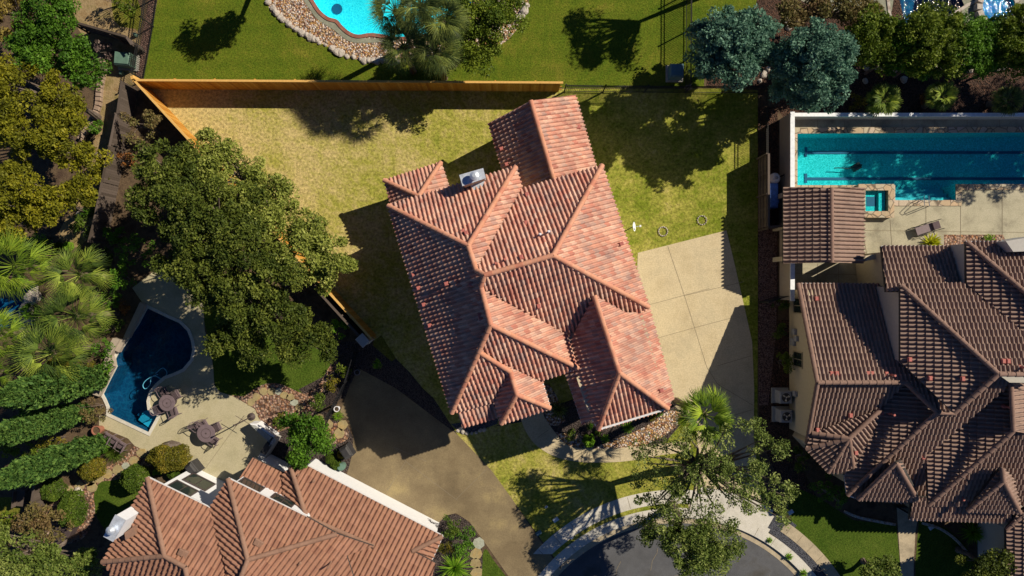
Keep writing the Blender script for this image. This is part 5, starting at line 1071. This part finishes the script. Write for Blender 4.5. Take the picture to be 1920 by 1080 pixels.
# top middle
palm(742, 22, 58, 5.2, 'palm_dark', 'dark fan palm leaning over the bright turquoise pool', nf=44)
palm(828, 38, 58, 5.8, 'palm_dark', 'dark fan palm furthest right of the group by the turquoise pool', nf=44)
palm(757, 88, 54, 4.6, 'palm_dark', 'lowest left fan palm of the dark group below the turquoise pool', nf=44)
palm(790, 12, 58, 6.2, 'palm_dark', 'dark fan palm at the top edge in the group by the turquoise pool', nf=44)
palm(818, 98, 54, 4.6, 'palm_dark', 'lowest right fan palm of the dark group below the turquoise pool', nf=44)
tree(905, 50, 78, 5.6, 'hedge', 'yellow green tree right of the dark fan palms', lobes=[(880, 20, 58, 5.6), (935, 40, 52, 5.4), (890, 90, 50, 5.0), (945, -5, 46, 5), (850, 60, 44, 5)], name='evergreen_tree', size=.12, K=13)
shrub(850, 100, 26, 2.0, 'twig', 'dark twiggy bush at the foot of the fan palms')
# blue cedars and hedge, top right
tree(1370, 85, 88, 7.4, 'blue_cedar', 'blue green cedar left of the other cedar, over the iron fence', name='cedar_tree', lobes=[(1365, 62, 58, 7.6), (1412, 55, 48, 7.0), (1335, 100, 48, 6.8), (1385, 112, 56, 7.0), (1418, 100, 42, 6.4), (1318, 62, 36, 6.0), (1352, 98, 62, 4.0), (1362, 90, 60, 5.6), (1400, 85, 50, 4.4)], size=.14, K=26, rc=.36, n=120, base=(1345, 120))
tree(1530, 125, 88, 7.4, 'blue_cedar', 'blue green cedar above the corner of the lap pool wall', name='cedar_tree', lobes=[(1530, 92, 60, 7.8), (1568, 100, 46, 7.2), (1495, 120, 50, 7.0), (1545, 145, 60, 7.2), (1492, 165, 44, 6.0), (1525, 188, 32, 4.8), (1508, 138, 64, 4.0), (1516, 130, 62, 5.6), (1545, 120, 50, 4.2)], size=.14, K=26, rc=.36, n=120, base=(1490, 165))
tree(1510, 25, 60, 3.4, 'dry_bush', 'dull olive tree behind the right cedar', name='small_tree', lobes=[(1490, 30, 34, 3.2), (1540, 15, 36, 3.4), (1600, 10, 38, 3.6), (1630, 25, 28, 3.2)])
for k, (x, y, r_, h_, kd, lb) in enumerate([(1640, 75, 44, 4.2, 'hedge', 'leftmost tree of the green hedge above the lap pool'), (1692, 88, 42, 4.0, 'green', 'second tree from the left in the green hedge, in front of the sun glints'), (1748, 72, 56, 4.8, 'hedge', 'broadest tree of the green hedge, right below the dark pool'),
        (1812, 88, 46, 4.2, 'green', 'hedge tree left of the round spa'), (1866, 80, 44, 4.0, 'green', 'hedge tree directly below the round spa'), (1918, 70, 50, 4.6, 'hedge', 'rightmost tree of the green hedge at the photo edge')]):
    tree(x, y, r_, h_, kd, lb, name='hedge_tree', group='trees of the green hedge', K=18, rc=.42, n=170, size=.13, trunk_r=.09, lobes=[(x, y - 14, r_ * 1.15, h_), (x + 20, y + 14, r_, h_ * .88), (x - 20, y + 8, r_, h_ * .92)])
for x, y, r_, h_, kd, lb in ((1665, 112, 34, 3.2, 'hedge', 'low front tree of the green hedge nearest the right cedar'), (1722, 118, 34, 3.2, 'green', 'low front tree of the hedge below the sun glints'), (1782, 116, 36, 3.2, 'hedge', 'low front tree in the middle of the hedge'), (1842, 118, 34, 3.2, 'green', 'low front tree of the hedge below the round spa'), (1898, 114, 36, 3.2, 'hedge', 'low front tree of the hedge at the right edge'), (1625, 45, 34, 3.4, 'green', 'dark tree between the dull olive tree and the hedge')):
    tree(x, y, r_, h_, kd, lb, name='hedge_tree', K=18, rc=.42, n=150, size=.13, trunk_r=.08)
shrub(1606, 188, 20, 1.2, 'gold_bush', 'yellow green bush between the cedar and the first spiky palm')
palm(1655, 188, 33, 1.7, 'palm', 'leftmost spiky fan palm above the lap pool wall', nf=36, wid=.05); palm(1765, 180, 30, 1.7, 'palm', 'middle spiky fan palm above the lap pool wall', nf=36, wid=.05); palm(1888, 188, 30, 1.4, 'palm_dark', 'shaded fan palm at the right above the lap pool wall', nf=36, wid=.05)
shrub(1728, 185, 12, .5, 'red_bush', 'small rusty bush between the spiky palms', K=10)
spiky(1751, 454, 18, .8, 'agave', 'vivid yellow agave at the corner of the tiled roof', n=70, wid=.05, name='agave', droop=.15)
shrub(1855, 447, 14, .4, 'lime', 'low green bush in the small gravel bed behind the house')
# beside the right house
shrub(1462, 572, 18, 1.0, 'boxwood', 'uppermost dark bush against the cream wall'); shrub(1464, 622, 18, 1.0, 'boxwood', 'middle dark bush against the cream wall'); shrub(1468, 680, 26, 1.5, 'hedge', 'largest green bush against the cream wall')
shrub(1545, 915, 30, 1.8, 'green', 'dark bush in the shade below the turret roof'); shrub(1575, 935, 24, 1.2, 'green', 'shaded bush right of the dark one below the turret')
shrub(1500, 860, 26, 1.4, 'boxwood', 'shaded bush at the corner of the cream wall')
spiky(1830, 1002, 26, .9, 'lime', 'bright spiky palm in the shaded bed below the umber roof', n=110, wid=.03, name='sago_palm')
tree(1850, 1065, 62, 3.6, 'oak', 'dark tree at the bottom right corner', name='small_tree', lobes=[(1830, 1070, 40, 3.4), (1880, 1060, 36, 3.6)])
tree(1655, 1080, 40, 3.0, 'oak_front', 'small tree at the bottom edge beside the entry path', name='small_tree')
for x, y, r_, lb in ((1444, 1014, 5, 'uppermost green tuft in the dark gravel by the kerb'), (1481, 1045, 7, 'middle green tuft in the dark gravel by the kerb'), (1508, 1076, 8, 'lowest green tuft in the dark gravel by the kerb')): spiky(x, y, r_, .35, 'lime', lb, n=60, wid=.02, name='grass_tuft')
# front of the red-roofed house
palm(1320, 778, 60, 5.2, 'palm_yellow', 'tall fan palm by the corner of the red roof and the driveway', nf=30, base=(1268, 752), trunk_r=.2, spread=110, wid=.03)
for x, y, r_, h_, kd, lb in ((205, 560, 26, 1.6, 'green', 'dark leafy undergrowth right of the upper left palms'), (90, 470, 26, 1.4, 'boxwood', 'low dark undergrowth between the junipers and the palms'), (60, 590, 34, 1.6, 'green', 'dense undergrowth in the middle of the palm grove'), (95, 720, 34, 1.6, 'hedge', 'leafy undergrowth between the lowest palm and the cypresses'), (205, 690, 20, 1.4, 'green', 'dark undergrowth along the raised pool wall, lowest one'), (60, 780, 40, 1.4, 'green', 'shaded undergrowth between the two upper cypresses'), (20, 520, 30, 1.3, 'green', 'undergrowth beneath the yellow green palm at the edge')): shrub(x, y, r_, h_, kd, lb, K=16, n=60, size=.13)
spiky(1178, 803, 13, .6, 'lime', 'small spiky sago palm in front of the garage wing', n=80, wid=.02, name='sago_palm'); spiky(1048, 770, 20, .8, 'palm_dark', 'dark sago palm in the shaded entry court', n=90, wid=.025, name='sago_palm')
clipped(1104, 826, 11, .7, 'lime', 'bright round bush at the edge of the river rock'); shrub(1120, 812, 6, .4, 'boxwood', 'tiny bush under the eave of the garage wing'); shrub(1133, 822, 7, .5, 'lime', 'thin green shrub beside the palm trunk shadow'); shrub(1070, 812, 16, .8, 'boxwood', 'loose olive bush by the curved walk'); shrub(1238, 773, 7, .4, 'lime', 'low green plant beneath the garage eave'); shrub(1224, 782, 6, .4, 'gold_bush', 'tiny yellow plant beneath the garage eave'); shrub(1106, 797, 10, .6, 'green', 'dark green plant in the notch of the garage roof')
tree(1330, 890, 150, 8.6, 'oak_mid', 'large open live oak spreading over the driveway mouth', base=(1283, 880), trunk_r=.24, size=.115, K=7.0, rc=.40, n=105, nlimb=7,
     lobes=[(1225, 845, 44, 6.6), (1200, 895, 36, 6.0), (1285, 830, 44, 7.6), (1250, 900, 48, 7.2), (1345, 838, 50, 8.4), (1405, 812, 44, 8.0), (1445, 860, 46, 8.2), (1310, 880, 48, 8.0), (1360, 900, 48, 8.2), (1405, 885, 52, 8.6), (1455, 915, 46, 7.8), (1335, 945, 46, 7.4), (1265, 950, 44, 6.8), (1405, 950, 44, 7.6), (1460, 965, 30, 7.0), (1215, 940, 30, 6)])
tree(1295, 1020, 100, 7.0, 'oak_front', 'dense live oak hanging over the street kerb', base=(1262, 945), trunk_r=.2, size=.11, K=15, rc=.42, n=150, lobes=[(1300, 1015, 62, 7.0), (1350, 1010, 50, 6.6), (1245, 995, 44, 6.4), (1295, 1050, 50, 6.2), (1210, 990, 28, 5.4), (1340, 1045, 40, 6)])
# trees outside the frame that throw shade into it
tree(1445, -165, 100, 8.0, 'palm', 'tall tree beyond the top edge', name='evergreen_tree', lobes=[(1385, -200, 36, 7.6), (1420, -140, 40, 8), (1470, -120, 36, 7.4), (1440, -210, 42, 8.6), (1500, -170, 38, 8), (1395, -110, 30, 7)], base=(1365, -26), K=9, rc=.6, n=150)
tree(480, -90, 60, 6.5, 'oak', 'oak beyond the top edge', lobes=[(500, -110, 55, 6.5), (545, -120, 40, 6)], base=(500, -110))
tree(2260, 60, 130, 10, 'oak', 'tall oak beyond the right edge', lobes=[(2225, 20, 80, 9.5), (2300, 60, 95, 10), (2290, -30, 90, 10), (2380, 20, 95, 9.5), (2440, 70, 90, 9), (2340, 120, 80, 9), (2420, -40, 90, 10), (2520, 10, 95, 10), (2600, 60, 95, 10), (2560, 130, 80, 9)], base=(2120, 90), K=9, n=150)

# ------------------------------------------------------------------ rocks, flagstones, edging
def rock_mesh(seed, m):
    r = random.Random(seed); bm = bmesh.new(); bmesh.ops.create_icosphere(bm, subdivisions=2, radius=1)
    ph = [r.uniform(0, 6) for _ in range(6)]
    for v in bm.verts:
        c = v.co; k = 1 + .16 * math.sin(c.x * 2.6 + ph[0]) + .14 * math.sin(c.y * 3.1 + ph[1]) + .1 * math.sin(c.z * 4 + ph[2] + c.x * 2); v.co = Vector((c.x * k, c.y * k * .8, max(-.35, c.z * k * .6)))
    me = bpy.data.meshes.new('rock'); bm.to_mesh(me); bm.free(); me.materials.append(m); return me
ROCK = [rock_mesh(i, M['limestone']) for i in range(5)]; ROCKB = [rock_mesh(i + 9, M['block']) for i in range(3)]
def rocks(pts, s0, s1, label, group, meshes=ROCK, name='rock'):
    for x, y in pts:
        o = bpy.data.objects.new(name, random.choice(meshes)); C.objects.link(o); s = random.uniform(s0, s1); p = P(x, y); o.location = (p.x, p.y, s * .15); o.scale = (s, s, s); o.rotation_euler = (0, 0, random.uniform(0, 6.3)); tag(o, label, 'rock', group)
def strew(line, step, jit=1.5):
    out = []; L = smooth_open(line, 4); acc = 0
    for (a, b_), (c, d) in zip(L, L[1:]):
        acc += math.hypot(c - a, d - b_)
        if acc >= step: out.append((c + random.uniform(-jit, jit), d + random.uniform(-jit, jit))); acc = 0
    return out
rocks(strew([(500, -5), (512, 14), (526, 32), (548, 50), (575, 66), (600, 80), (622, 92), (645, 104), (668, 109), (700, 114), (735, 116), (760, 115)], 6.5), .12, .27, 'pale limestone rock edging the gravel bed of the turquoise pool', 'limestone rocks edging the gravel bed')
rocks(strew([(990, 5), (984, 22), (972, 34), (962, 40)], 6), .15, .3, 'white rock at the edge of the green lawn, right of the yellow green tree', 'white rocks at the lawn edge')
rocks(strew([(1600, 128), (1660, 127), (1740, 128), (1800, 130), (1870, 124), (1900, 118)], 11, 3), .15, .38, 'whitish rock in the shaded bed below the green hedge', 'rocks below the green hedge')
rocks([(1432, 140), (1424, 152), (1440, 130), (1475, 38), (1480, 48), (1622, 152), (1694, 150), (1560, 12), (1575, 22), (1590, 30)], .14, .3, 'loose rock in the mulch near the blue cedars', 'loose rocks near the cedars')
rocks([(60, 548), (58, 562), (50, 580), (47, 592), (60, 598), (46, 610), (66, 540), (70, 556), (40, 628)], .22, .55, 'boulder on the bank of the pond at the left', 'boulders by the pond')
rocks([(148, 921)], .33, .34, 'single white boulder on the rock strip below the flagstones', None); rocks([(149, 403)], .26, .27, 'single white boulder in the dark bed left of the old fence', None)
rocks(strew([(852, 806), (885, 812), (912, 803)], 6), .1, .17, 'small pale stone edging the gravel under the porch roof', 'edging stones by the porch')
for line, lb, gp in (([(1540, 915), (1560, 930), (1580, 945)], 'edging block curving through the shaded lawn', 'shaded lawn edging'), ([(1582, 958), (1605, 968), (1640, 976), (1678, 983)], 'pale edging block beside the entry path', 'entry path edging'), ([(1728, 980), (1760, 990), (1790, 1010), (1812, 1035), (1820, 1045)], 'pale edging block curving right of the entry path', 'right lawn edging')):
    L = smooth_open(line, 5)
    for (a, b_), (c, d) in zip(L, L[1:]):
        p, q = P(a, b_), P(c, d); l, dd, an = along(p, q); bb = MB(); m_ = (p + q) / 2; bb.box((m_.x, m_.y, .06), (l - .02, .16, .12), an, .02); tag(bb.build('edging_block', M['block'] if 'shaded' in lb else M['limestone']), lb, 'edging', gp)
L = smooth_open([(192, 108), (195, 128), (192, 150), (188, 175), (186, 200), (176, 225), (164, 245), (152, 264)], 3)
for (a, b_), (c, d) in zip(L, L[1:]):
    p, q = P(a, b_), P(c, d); l, dd, an = along(p, q); m_ = (p + q) / 2; bb = MB(); bb.box((m_.x, m_.y, .12), (l - .03, .38, .24), an, .04); tag(bb.build('edging_block', M['block']), 'tan retaining block curving along the mustard junipers', 'edging', 'curved row of retaining blocks')
def flag(px, py, r, mat_, label, group, n=7):
    a0 = random.uniform(0, 6); p = P(px, py); pts = [(p.x + math.cos(a0 + 2 * math.pi * k / n) * r * random.uniform(.8, 1.12), p.y + math.sin(a0 + 2 * math.pi * k / n) * r * random.uniform(.75, 1.1)) for k in range(n)]
    b = MB(); b.prism(pts, 0.0, .045); tag(b.build('flagstone', M[mat_]), label, 'flagstone', group)
for x, y, pale in ((471, 754, 0), (481, 743, 0), (494, 734, 0), (509, 733, 0), (522, 734, 1), (533, 741, 0), (545, 745, 0), (552, 755, 1), (561, 764, 0)): flag(x, y, .27 if not pale else .25, 'flag_pale' if pale else 'flag', 'pale grey flagstone in the curved path below the small lawn' if pale else 'tan flagstone in the curved path below the small lawn', 'pale flagstones of the curved path' if pale else 'tan flagstones of the curved path')
for x, y, pale in ((251, 863, 0), (236, 874, 1), (221, 881, 0), (202, 889, 0), (184, 897, 0), (169, 903, 0), (173, 913, 0), (150, 912, 0), (131, 921, 0), (118, 931, 0), (265, 850, 0)): flag(x, y, .34 if not pale else .26, 'flag_pale' if pale else 'flag', 'round pale stepping stone between the clipped bushes' if pale else 'tan flagstone between the clipped bushes at the lower left', None if pale else 'flagstones between the clipped bushes')
for x, y in ((597, 784), (615, 796), (642, 797), (636, 812)): flag(x, y, .36, 'flag', 'flagstone beside the curved driveway edge', 'flagstones by the driveway edge')
flag(897, 1018, .38, 'flag_pale', 'grey stepping stone beside the brown driveway', None)
for x, y in ((893, 1038), (892, 1056), (894, 1074)): flag(x, y, .4, 'flag', 'orange tan flagstone at the bottom edge between bush and lawn', 'orange flagstones at the bottom edge')
for cx, cy, n, lb in ((1243, 434, 14, 'ring of pale stones on the lawn nearer the satellite dish'), (1316, 413, 12, 'ring of pale stones on the lawn nearer the fence')):
    r = empty('stone_ring', P(cx, cy), lb, 'stone ring'); p = P(cx, cy)
    for k in range(n): a = 2 * math.pi * k / n; b = MB(); b.box((p.x + .28 * math.cos(a), p.y + .28 * math.sin(a), .04), (.07, .10, .08), a, .015, tint=.5); b.build('stone', M['limestone'], r)

# ------------------------------------------------------------------ utilities
def cabinet(px, py, s, rz, m, label, name='utility_cabinet', sy=None):
    r = empty(name, P(px, py), label, 'utility box'); p = P(px, py); b = MB(); b.box((p.x, p.y, .06), (s * 1.3, (sy or s) * 1.25, .12), rz); b.build('pad', M['pad'], r)
    b = MB(); b.box((p.x, p.y, .12 + s * .4), (s, (sy or s), s * .8), rz, .05); bo = b.build('body', M[m], r); c, s_ = math.cos(rz), math.sin(rz); b = MB(); b.box((p.x, p.y, .14 + s * .8), (s * .92, (sy or s) * .85, .04), rz, .015); b.build('lid', M[m], r)
    b = MB()
    for k in range(7): y = (-.36 + .12 * k) * (sy or s); b.box((p.x + c * s * .51 - s_ * y, p.y + s_ * s * .51 + c * y, .12 + s * .4), (.03, .03, s * .6), rz)
    b.build('louvre', M['gutter_dark'], r)
cabinet(243, 118, .95, -.08, 'green_box', 'sage green utility cabinet beside the curved block edging', sy=.8)
cabinet(1264, 139, .82, 0, 'teal_box', 'dark teal utility cabinet in the shade by the iron fence')
cabinet(1290, 165, .32, .4, 'pink_box', 'small pinkish utility pedestal at the black fence', sy=.25, name='utility_pedestal')
for x, y, m, lb in ((230, 138, 'green_box', 'tiny green box beside the sage green cabinet'), (256, 67, 'green_box', 'tiny green valve box by the old path'), (1330, 137, 'lime', 'small green box under the left cedar')):
    b = MB(); p = P(x, y); b.lathe(p, [(.13, 0), (.13, .22), (.09, .3), (0, .31)], 10); tag(b.build('valve_box', M[m] if m != 'lime' else M['green_box']), lb, 'valve box')
for x, y, lb in ((1042, 974, 'blue grey meter box beside the sidewalk'), (1010, 999, 'teal meter box at the corner of the front lawn'), (1482, 960, 'pale blue meter box on the shaded lawn'), (1746, 988, 'small blue box by the entry path edging'), (1024, 950, 'small white cover on the front lawn'), (1040, 1026, 'pale blue cover on the grass strip'), (1072, 1008, 'white cover in the middle of the grass strip')):
    b = MB(); p = P(x, y); s = .24 if 'box' in lb else .12; b.box((p.x, p.y, .05), (s * 1.5, s, .09), .6, .02); tag(b.build('meter_box', M['teal_box'] if 'teal' in lb else M['metal']), lb, 'meter box')
r = empty('satellite_dish', P(1175, 432), 'white satellite dish on a pole beside the red roof', 'satellite dish'); p = P(1172, 433)
b = MB(); b.tube([p, p + Vector((0, 0, 1.5))], .03, 8); b.build('pole', M['iron'], r)
b = MB(); c0 = Vector((P(1187, 425, 1.6))); nd = Vector((.93, .05, .42)).normalized(); u_ = nd.cross(Vector((0, 0, 1))).normalized(); w2 = nd.cross(u_); vv = []; ff = []
for i, rr in enumerate((.001, .1, .2, .29)):
    for k in range(16): a = k * math.pi / 8; vv.append(c0 + u_ * math.cos(a) * rr + w2 * math.sin(a) * rr * 1.1 + nd * (rr * rr * .9))
for i in range(3):
    for k in range(16): ff.append((i * 16 + k, i * 16 + (k + 1) % 16, (i + 1) * 16 + (k + 1) % 16, (i + 1) * 16 + k))
b.add(vv, ff); b.build('reflector', M['white_paint'], r)
b = MB(); b.tube([c0 - w2 * -.28, c0 + nd * .42], .012, 6); b.build('feed_arm', M['white_paint'], r); b = MB(); q = c0 + nd * .44; b.box(q, (.1, .12, .1), 0, .02); b.build('feed_horn', M['white_paint'], r); b = MB(); b.tube([p + Vector((0, 0, 1.5)), c0], .025, 6); b.build('bracket', M['iron'], r)
def ac_unit(px, py, lb):
    r = empty('air_conditioner', P(px, py), lb, 'air conditioner'); p = P(px, py); b = MB(); b.box((p.x - .05, p.y, .05), (1.05, .95, .1)); b.build('pad', M['pad'], r)
    b = MB(); b.box((p.x, p.y, .5), (.76, .76, .8), 0, .06); b.build('body', M['ac_grey'], r); b = MB(); b.lathe((p.x, p.y, .9), [(.33, 0), (.33, .03), (.28, .03), (.28, .005)], 24); b.build('fan_ring', M['ac_grey'], r)
    b = MB(); b.lathe((p.x, p.y, .915), [(.275, 0), (0, 0.002)], 24); b.build('fan_well', M['gutter_dark'], r); b = MB()
    for k in range(3):
        a = k * 2.094 + .4; ca, sa = math.cos(a), math.sin(a); b.add([(p.x + ca * .05, p.y + sa * .05, .925), (p.x + math.cos(a - .3) * .24, p.y + math.sin(a - .3) * .24, .93), (p.x + math.cos(a + .35) * .25, p.y + math.sin(a + .35) * .25, .922)], [(0, 1, 2)])
    b.lathe((p.x, p.y, .92), [(.06, 0), (.06, .02), (0, .03)], 10); b.build('fan', M['steel'], r)
ac_unit(1463, 741, 'upper of the two air conditioners by the cream wall'); ac_unit(1464, 776, 'lower of the two air conditioners by the cream wall')
# pool equipment behind the brown fence
r = empty('pool_filter', P(1444, 338), 'round white pool filter behind the dark brown fence', 'pool filter'); p = P(1444, 338); b = MB(); b.lathe(p, [(.3, 0), (.33, .2), (.33, .8), (.2, 1.0), (0, 1.02)], 24); b.build('tank', M['pot_white'], r)
b = MB(); b.lathe((p.x, p.y, 1.0), [(.09, 0), (.09, .1), (0, .12)], 12); b.build('valve', M['ac_grey'], r); b = MB(); b.tube([(p.x + .1, p.y, .9), (p.x + .5, p.y + .2, .9), (p.x + .6, p.y + .2, .3)], .03, 8); b.build('pipe', M['iron'], r)
r = empty('pool_heater', P(1440, 372), 'blue covered pool heater behind the dark brown fence', 'pool heater'); p = P(1441, 370); b = MB(); b.box((p.x, p.y, .45), (.55, 1.5, .9), 0, .06); b.build('body', M['blue_tarp'], r); b = MB(); b.box((p.x + .3, p.y - .3, .5), (.12, .3, .6), 0, .02); b.build('control_box', M['blue_tarp'], r)

# ------------------------------------------------------------------ outdoor furniture
def patio_chair(name, label, m='bronze', group=None):
    """metal armchair facing +x at the origin"""
    r = empty(name, (0, 0, 0), label, 'chair', group); b = MB()
    b.box((0, 0, .42), (.5, .5, .04), 0, .01); b.build('seat', M[m], r); b = MB(); b.box((0.01, 0, .46), (.44, .44, .05), 0, .02); b.build('cushion', M['cushion'], r)
    b = MB()
    for k in range(7): y = -.21 + .07 * k; b.tube([(-.24, y, .44), (-.33, y, .92)], .012, 5)
    b.tube([(-.24, -.25, .44), (-.33, -.25, .9), (-.37, -.15, .99), (-.38, 0, 1.02), (-.37, .15, .99), (-.33, .25, .9), (-.24, .25, .44)], .02, 6); b.build('backrest', M[m], r)
    for s in (-1, 1):
        b = MB(); b.tube([(-.29, s * .26, .68), (.05, s * .28, .68), (.24, s * .27, .62), (.24, s * .26, .42)], .018, 6); b.build('armrest', M[m], r)
        for x in (-.24, .24): b = MB(); b.tube([(x, s * .23, .42), (x * 1.15, s * .25, 0)], .018, 6); b.build('leg', M[m], r)
    return r
CH = None
def place_chair(px, py, deg, label, group=None):
    global CH
    if CH is None: CH = patio_chair('patio_chair', label); o = CH
    else: o = copy_tree(CH)
    p = P(px, py); o.location = (p.x, p.y, 0); o.rotation_euler = (0, 0, math.radians(deg)); o['label'] = label
    if group: o['group'] = group
def round_table(px, py, rad, label):
    r = empty('patio_table', P(px, py), label, 'table'); p = P(px, py); b = MB(); b.lathe((p.x, p.y, .70), [(rad, 0), (rad, .03), (rad - .03, .035), (0, .04)], 36); b.build('table_top', M['bronze'], r)
    b = MB(); b.lathe((p.x, p.y, .735), [(rad * .55, 0), (rad * .55, .008), (rad * .5, .008), (rad * .5, 0)], 30); b.lathe((p.x, p.y, .735), [(.05, 0), (.05, .02), (0, .02)], 12); b.build('ring_inlay', M['bronze_dark'], r)
    b = MB(); b.lathe((p.x, p.y, 0), [(.28, 0), (.28, .04), (.06, .1), (.05, .7)], 14); b.build('pedestal', M['bronze_dark'], r)
round_table(396, 808, .56, 'round bronze patio table in the sun on the tan deck')
for x, y, a, lb in ((377, 798, -35, 'bronze patio chair above left of the sunny round table'), (412, 798, 205, 'bronze patio chair above right of the sunny round table'), (407, 823, 150, 'bronze patio chair below right of the sunny round table'), (388, 794, -60, 'bronze patio chair at the top of the sunny round table')): place_chair(x, y, a, lb)
round_table(324, 752, .5, 'round patio table in tree shade at the pool curve')
for x, y, a, lb in ((314, 734, -60, 'bronze chair nearest the pool at the shaded table'), (336, 739, 210, 'bronze chair above right of the shaded table'), (308, 764, 20, 'bronze chair left of the shaded table'), (332, 769, 110, 'bronze chair below the shaded table')): place_chair(x, y, a, lb)
place_chair(209, 817, 150, 'leftmost of the three dark chairs at the lower pool corner'); place_chair(222, 824, 150, 'middle one of the three dark chairs at the lower pool corner'); place_chair(235, 833, 150, 'rightmost of the three dark chairs at the lower pool corner')
r = empty('parasol_stand', P(472, 781), 'closed parasol pole on a dark round base beside the white counter', 'parasol'); p = P(472, 781)
b = MB(); b.lathe(p, [(.24, 0), (.24, .06), (.12, .12), (.05, .2)], 20); b.build('base', M['bronze_dark'], r); b = MB(); b.tube([p + Vector((0, 0, .1)), p + Vector((0, 0, 2.7))], .035, 8); b.build('pole', M['bronze_dark'], r)
b = MB(); b.tube([p + Vector((-.5, .3, 1.3)), p + Vector((.5, -.3, 1.3))], .015, 6); b.tube([p + Vector((.35, .45, 2.1)), p + Vector((-.35, -.45, 2.1))], .015, 6); b.build('crossbar', M['bronze_dark'], r)
b = MB(); b.lathe(p + Vector((0, 0, 2.65)), [(.05, 0), (.06, .1), (0, .14)], 10); b.build('finial', M['bronze_dark'], r)
# outdoor kitchen
r = empty('outdoor_kitchen', P(500, 812), 'white L shaped outdoor kitchen with a pale counter top by the deck', 'outdoor kitchen')
c = lambda x, y: P(x, y).xy
b = MB(); b.prism([c(478, 789), c(491, 789), c(524, 812), c(515, 824)], 0, .88); b.build('cabinet', M['stucco_white'], r)
b = MB(); b.prism([c(474, 800), c(480, 797), c(512, 816), c(504, 824)], 0, .02); b.prism([c(480, 791), c(489, 792), c(520, 814), c(513, 822)], .88, .94); b.build('counter_top', M['counter'], r)
b = MB(); b.prism([c(518, 812), c(528, 818), c(502, 860), c(492, 852)], 0, .88); b.build('side_cabinet', M['stucco_grey'], r); b = MB(); b.prism([c(511, 822), c(519, 828), c(509, 845), c(500, 840)], .2, 1.12); b.build('grill', M['grill'], r)
b = MB(); b.tube([P(505, 836, 1.15), P(512, 826, 1.15)], .02, 6); b.build('grill_handle', M['steel'], r)
def covered_grill(px, py, rz, lb):
    r = empty('barbecue', P(px, py), lb, 'barbecue'); p = P(px, py); b = MB(); b.box((p.x, p.y, .45), (.8, .55, .9), rz, .08); b.build('cover', M['grill'], r); b = MB(); b.box((p.x, p.y, .98), (.66, .5, .18), rz, .09); b.build('hood', M['grill'], r)
covered_grill(371, 873, -.9, 'black covered barbecue between the clipped bush and the white wall'); covered_grill(655, 842, -1.0, 'black covered barbecue at the curved driveway edge')
b = MB(); b.lathe(P(643, 872), [(.22, 0), (.25, .3), (.23, .5), (.0, .5)], 16); tag(b.build('hose_reel', M['green_box']), 'dark green hose pot beside the dark barbecue', 'hose pot')
r = empty('storage_box', P(127, 998), 'dark brown storage box below the feathery tree', 'storage box'); p = P(129, 996); b = MB(); b.box((p.x, p.y, .35), (.9, 1.25, .7), -.45); b.build('body', M['bronze_dark'], r); b = MB(); b.box((p.x, p.y, .74), (.96, 1.3, .07), -.45, .02); b.build('lid', M['bronze_dark'], r)
r = empty('garden_bench', P(45, 928), 'small dark wooden bench by the shaded lawn at the lower left', 'bench'); p = P(48, 930); b = MB(); b.box((p.x, p.y, .42), (.5, 1.0, .06), -.1); b.build('seat', M['old_wood'], r)
b = MB(); b.box((p.x - .22, p.y, .68), (.04, 1.0, .35), -.1); b.build('backrest', M['old_wood'], r)
for s in (-1, 1): b = MB(); b.box((p.x, p.y + s * .42, .2), (.44, .06, .4), -.1); b.build('leg', M['old_wood'], r)
def pot(px, py, rad, h, m, lb, plant=None):
    r = empty('flower_pot', P(px, py), lb, 'pot'); p = P(px, py); b = MB(); b.lathe(p, [(rad * .7, 0), (rad * .95, h * .8), (rad, h * .85), (rad, h), (rad * .8, h), (rad * .76, h * .86), (0, h * .86)], 22); b.build('pot', M[m], r)
    b = MB(); b.lathe(p, [(rad * .75, h * .85), (rad * .75, h * .88), (0, h * .9)], 16); b.build('earth', M['soil'], r)
pot(190, 804, .3, .55, 'pot_terra', 'large terracotta pot at the lower corner of the dark blue pool deck'); pot(672, 697, .18, .4, 'pot_grey', 'grey pot at the shaded top corner of the brown driveway'); pot(634, 765, .18, .4, 'pot_white', 'white pot beside the iron fence at the sunny driveway edge')
# poolside lounger and rails, right
r = empty('sun_lounger', P(1732, 428), 'dark metal sun lounger standing on the terrace near the agave', 'sun lounger'); p = P(1731, 429); an = .32; ca, sa = math.cos(an), math.sin(an)
l_ = lambda x, y, z: (p.x + x * ca - y * sa, p.y + x * sa + y * ca, z)
b = MB(); b.box(l_(-.15, 0, .36), (1.1, .5, .05), an, .02); b.build('seat', M['bronze'], r); b = MB(); b.box(l_(.55, 0, .5), (.45, .48, .05), an, .02); b.build('backrest', M['cushion'], r)
for s in (-1, 1): b = MB(); b.tube([l_(-.75, s * .3, .1), l_(-.7, s * .3, .38), l_(.3, s * .3, .38), l_(.85, s * .3, .7)], .018, 6); b.tube([l_(-.3, s * .32, .38), l_(-.2, s * .34, .6), l_(.25, s * .34, .6), l_(.35, s * .32, .4)], .016, 6); b.build('side_frame', M['iron'], r)
for x in (-.65, .45):
    for s in (-1, 1): b = MB(); b.tube([l_(x, s * .27, .36), l_(x * 1.1, s * .29, 0)], .016, 6); b.build('leg', M['iron'], r)
hose([(1744, 429), (1750, 434), (1754, 442)], .02, .015, M['iron'], 'short dark hose lying beside the sun lounger', name='garden_hose')
r = empty('pool_rail', P(1735, 384), 'pair of steel handrails curving into the lap pool', 'handrail')
for dx in (0, 9):
    b = MB(); b.tube([P(1734 + dx, 386, 0), P(1734 + dx, 386, .85), P(1733 + dx, 380, .92), P(1733 + dx, 371, .6), P(1733 + dx, 366, -.2)], .022, 8); b.build('rail', M['steel'], r)
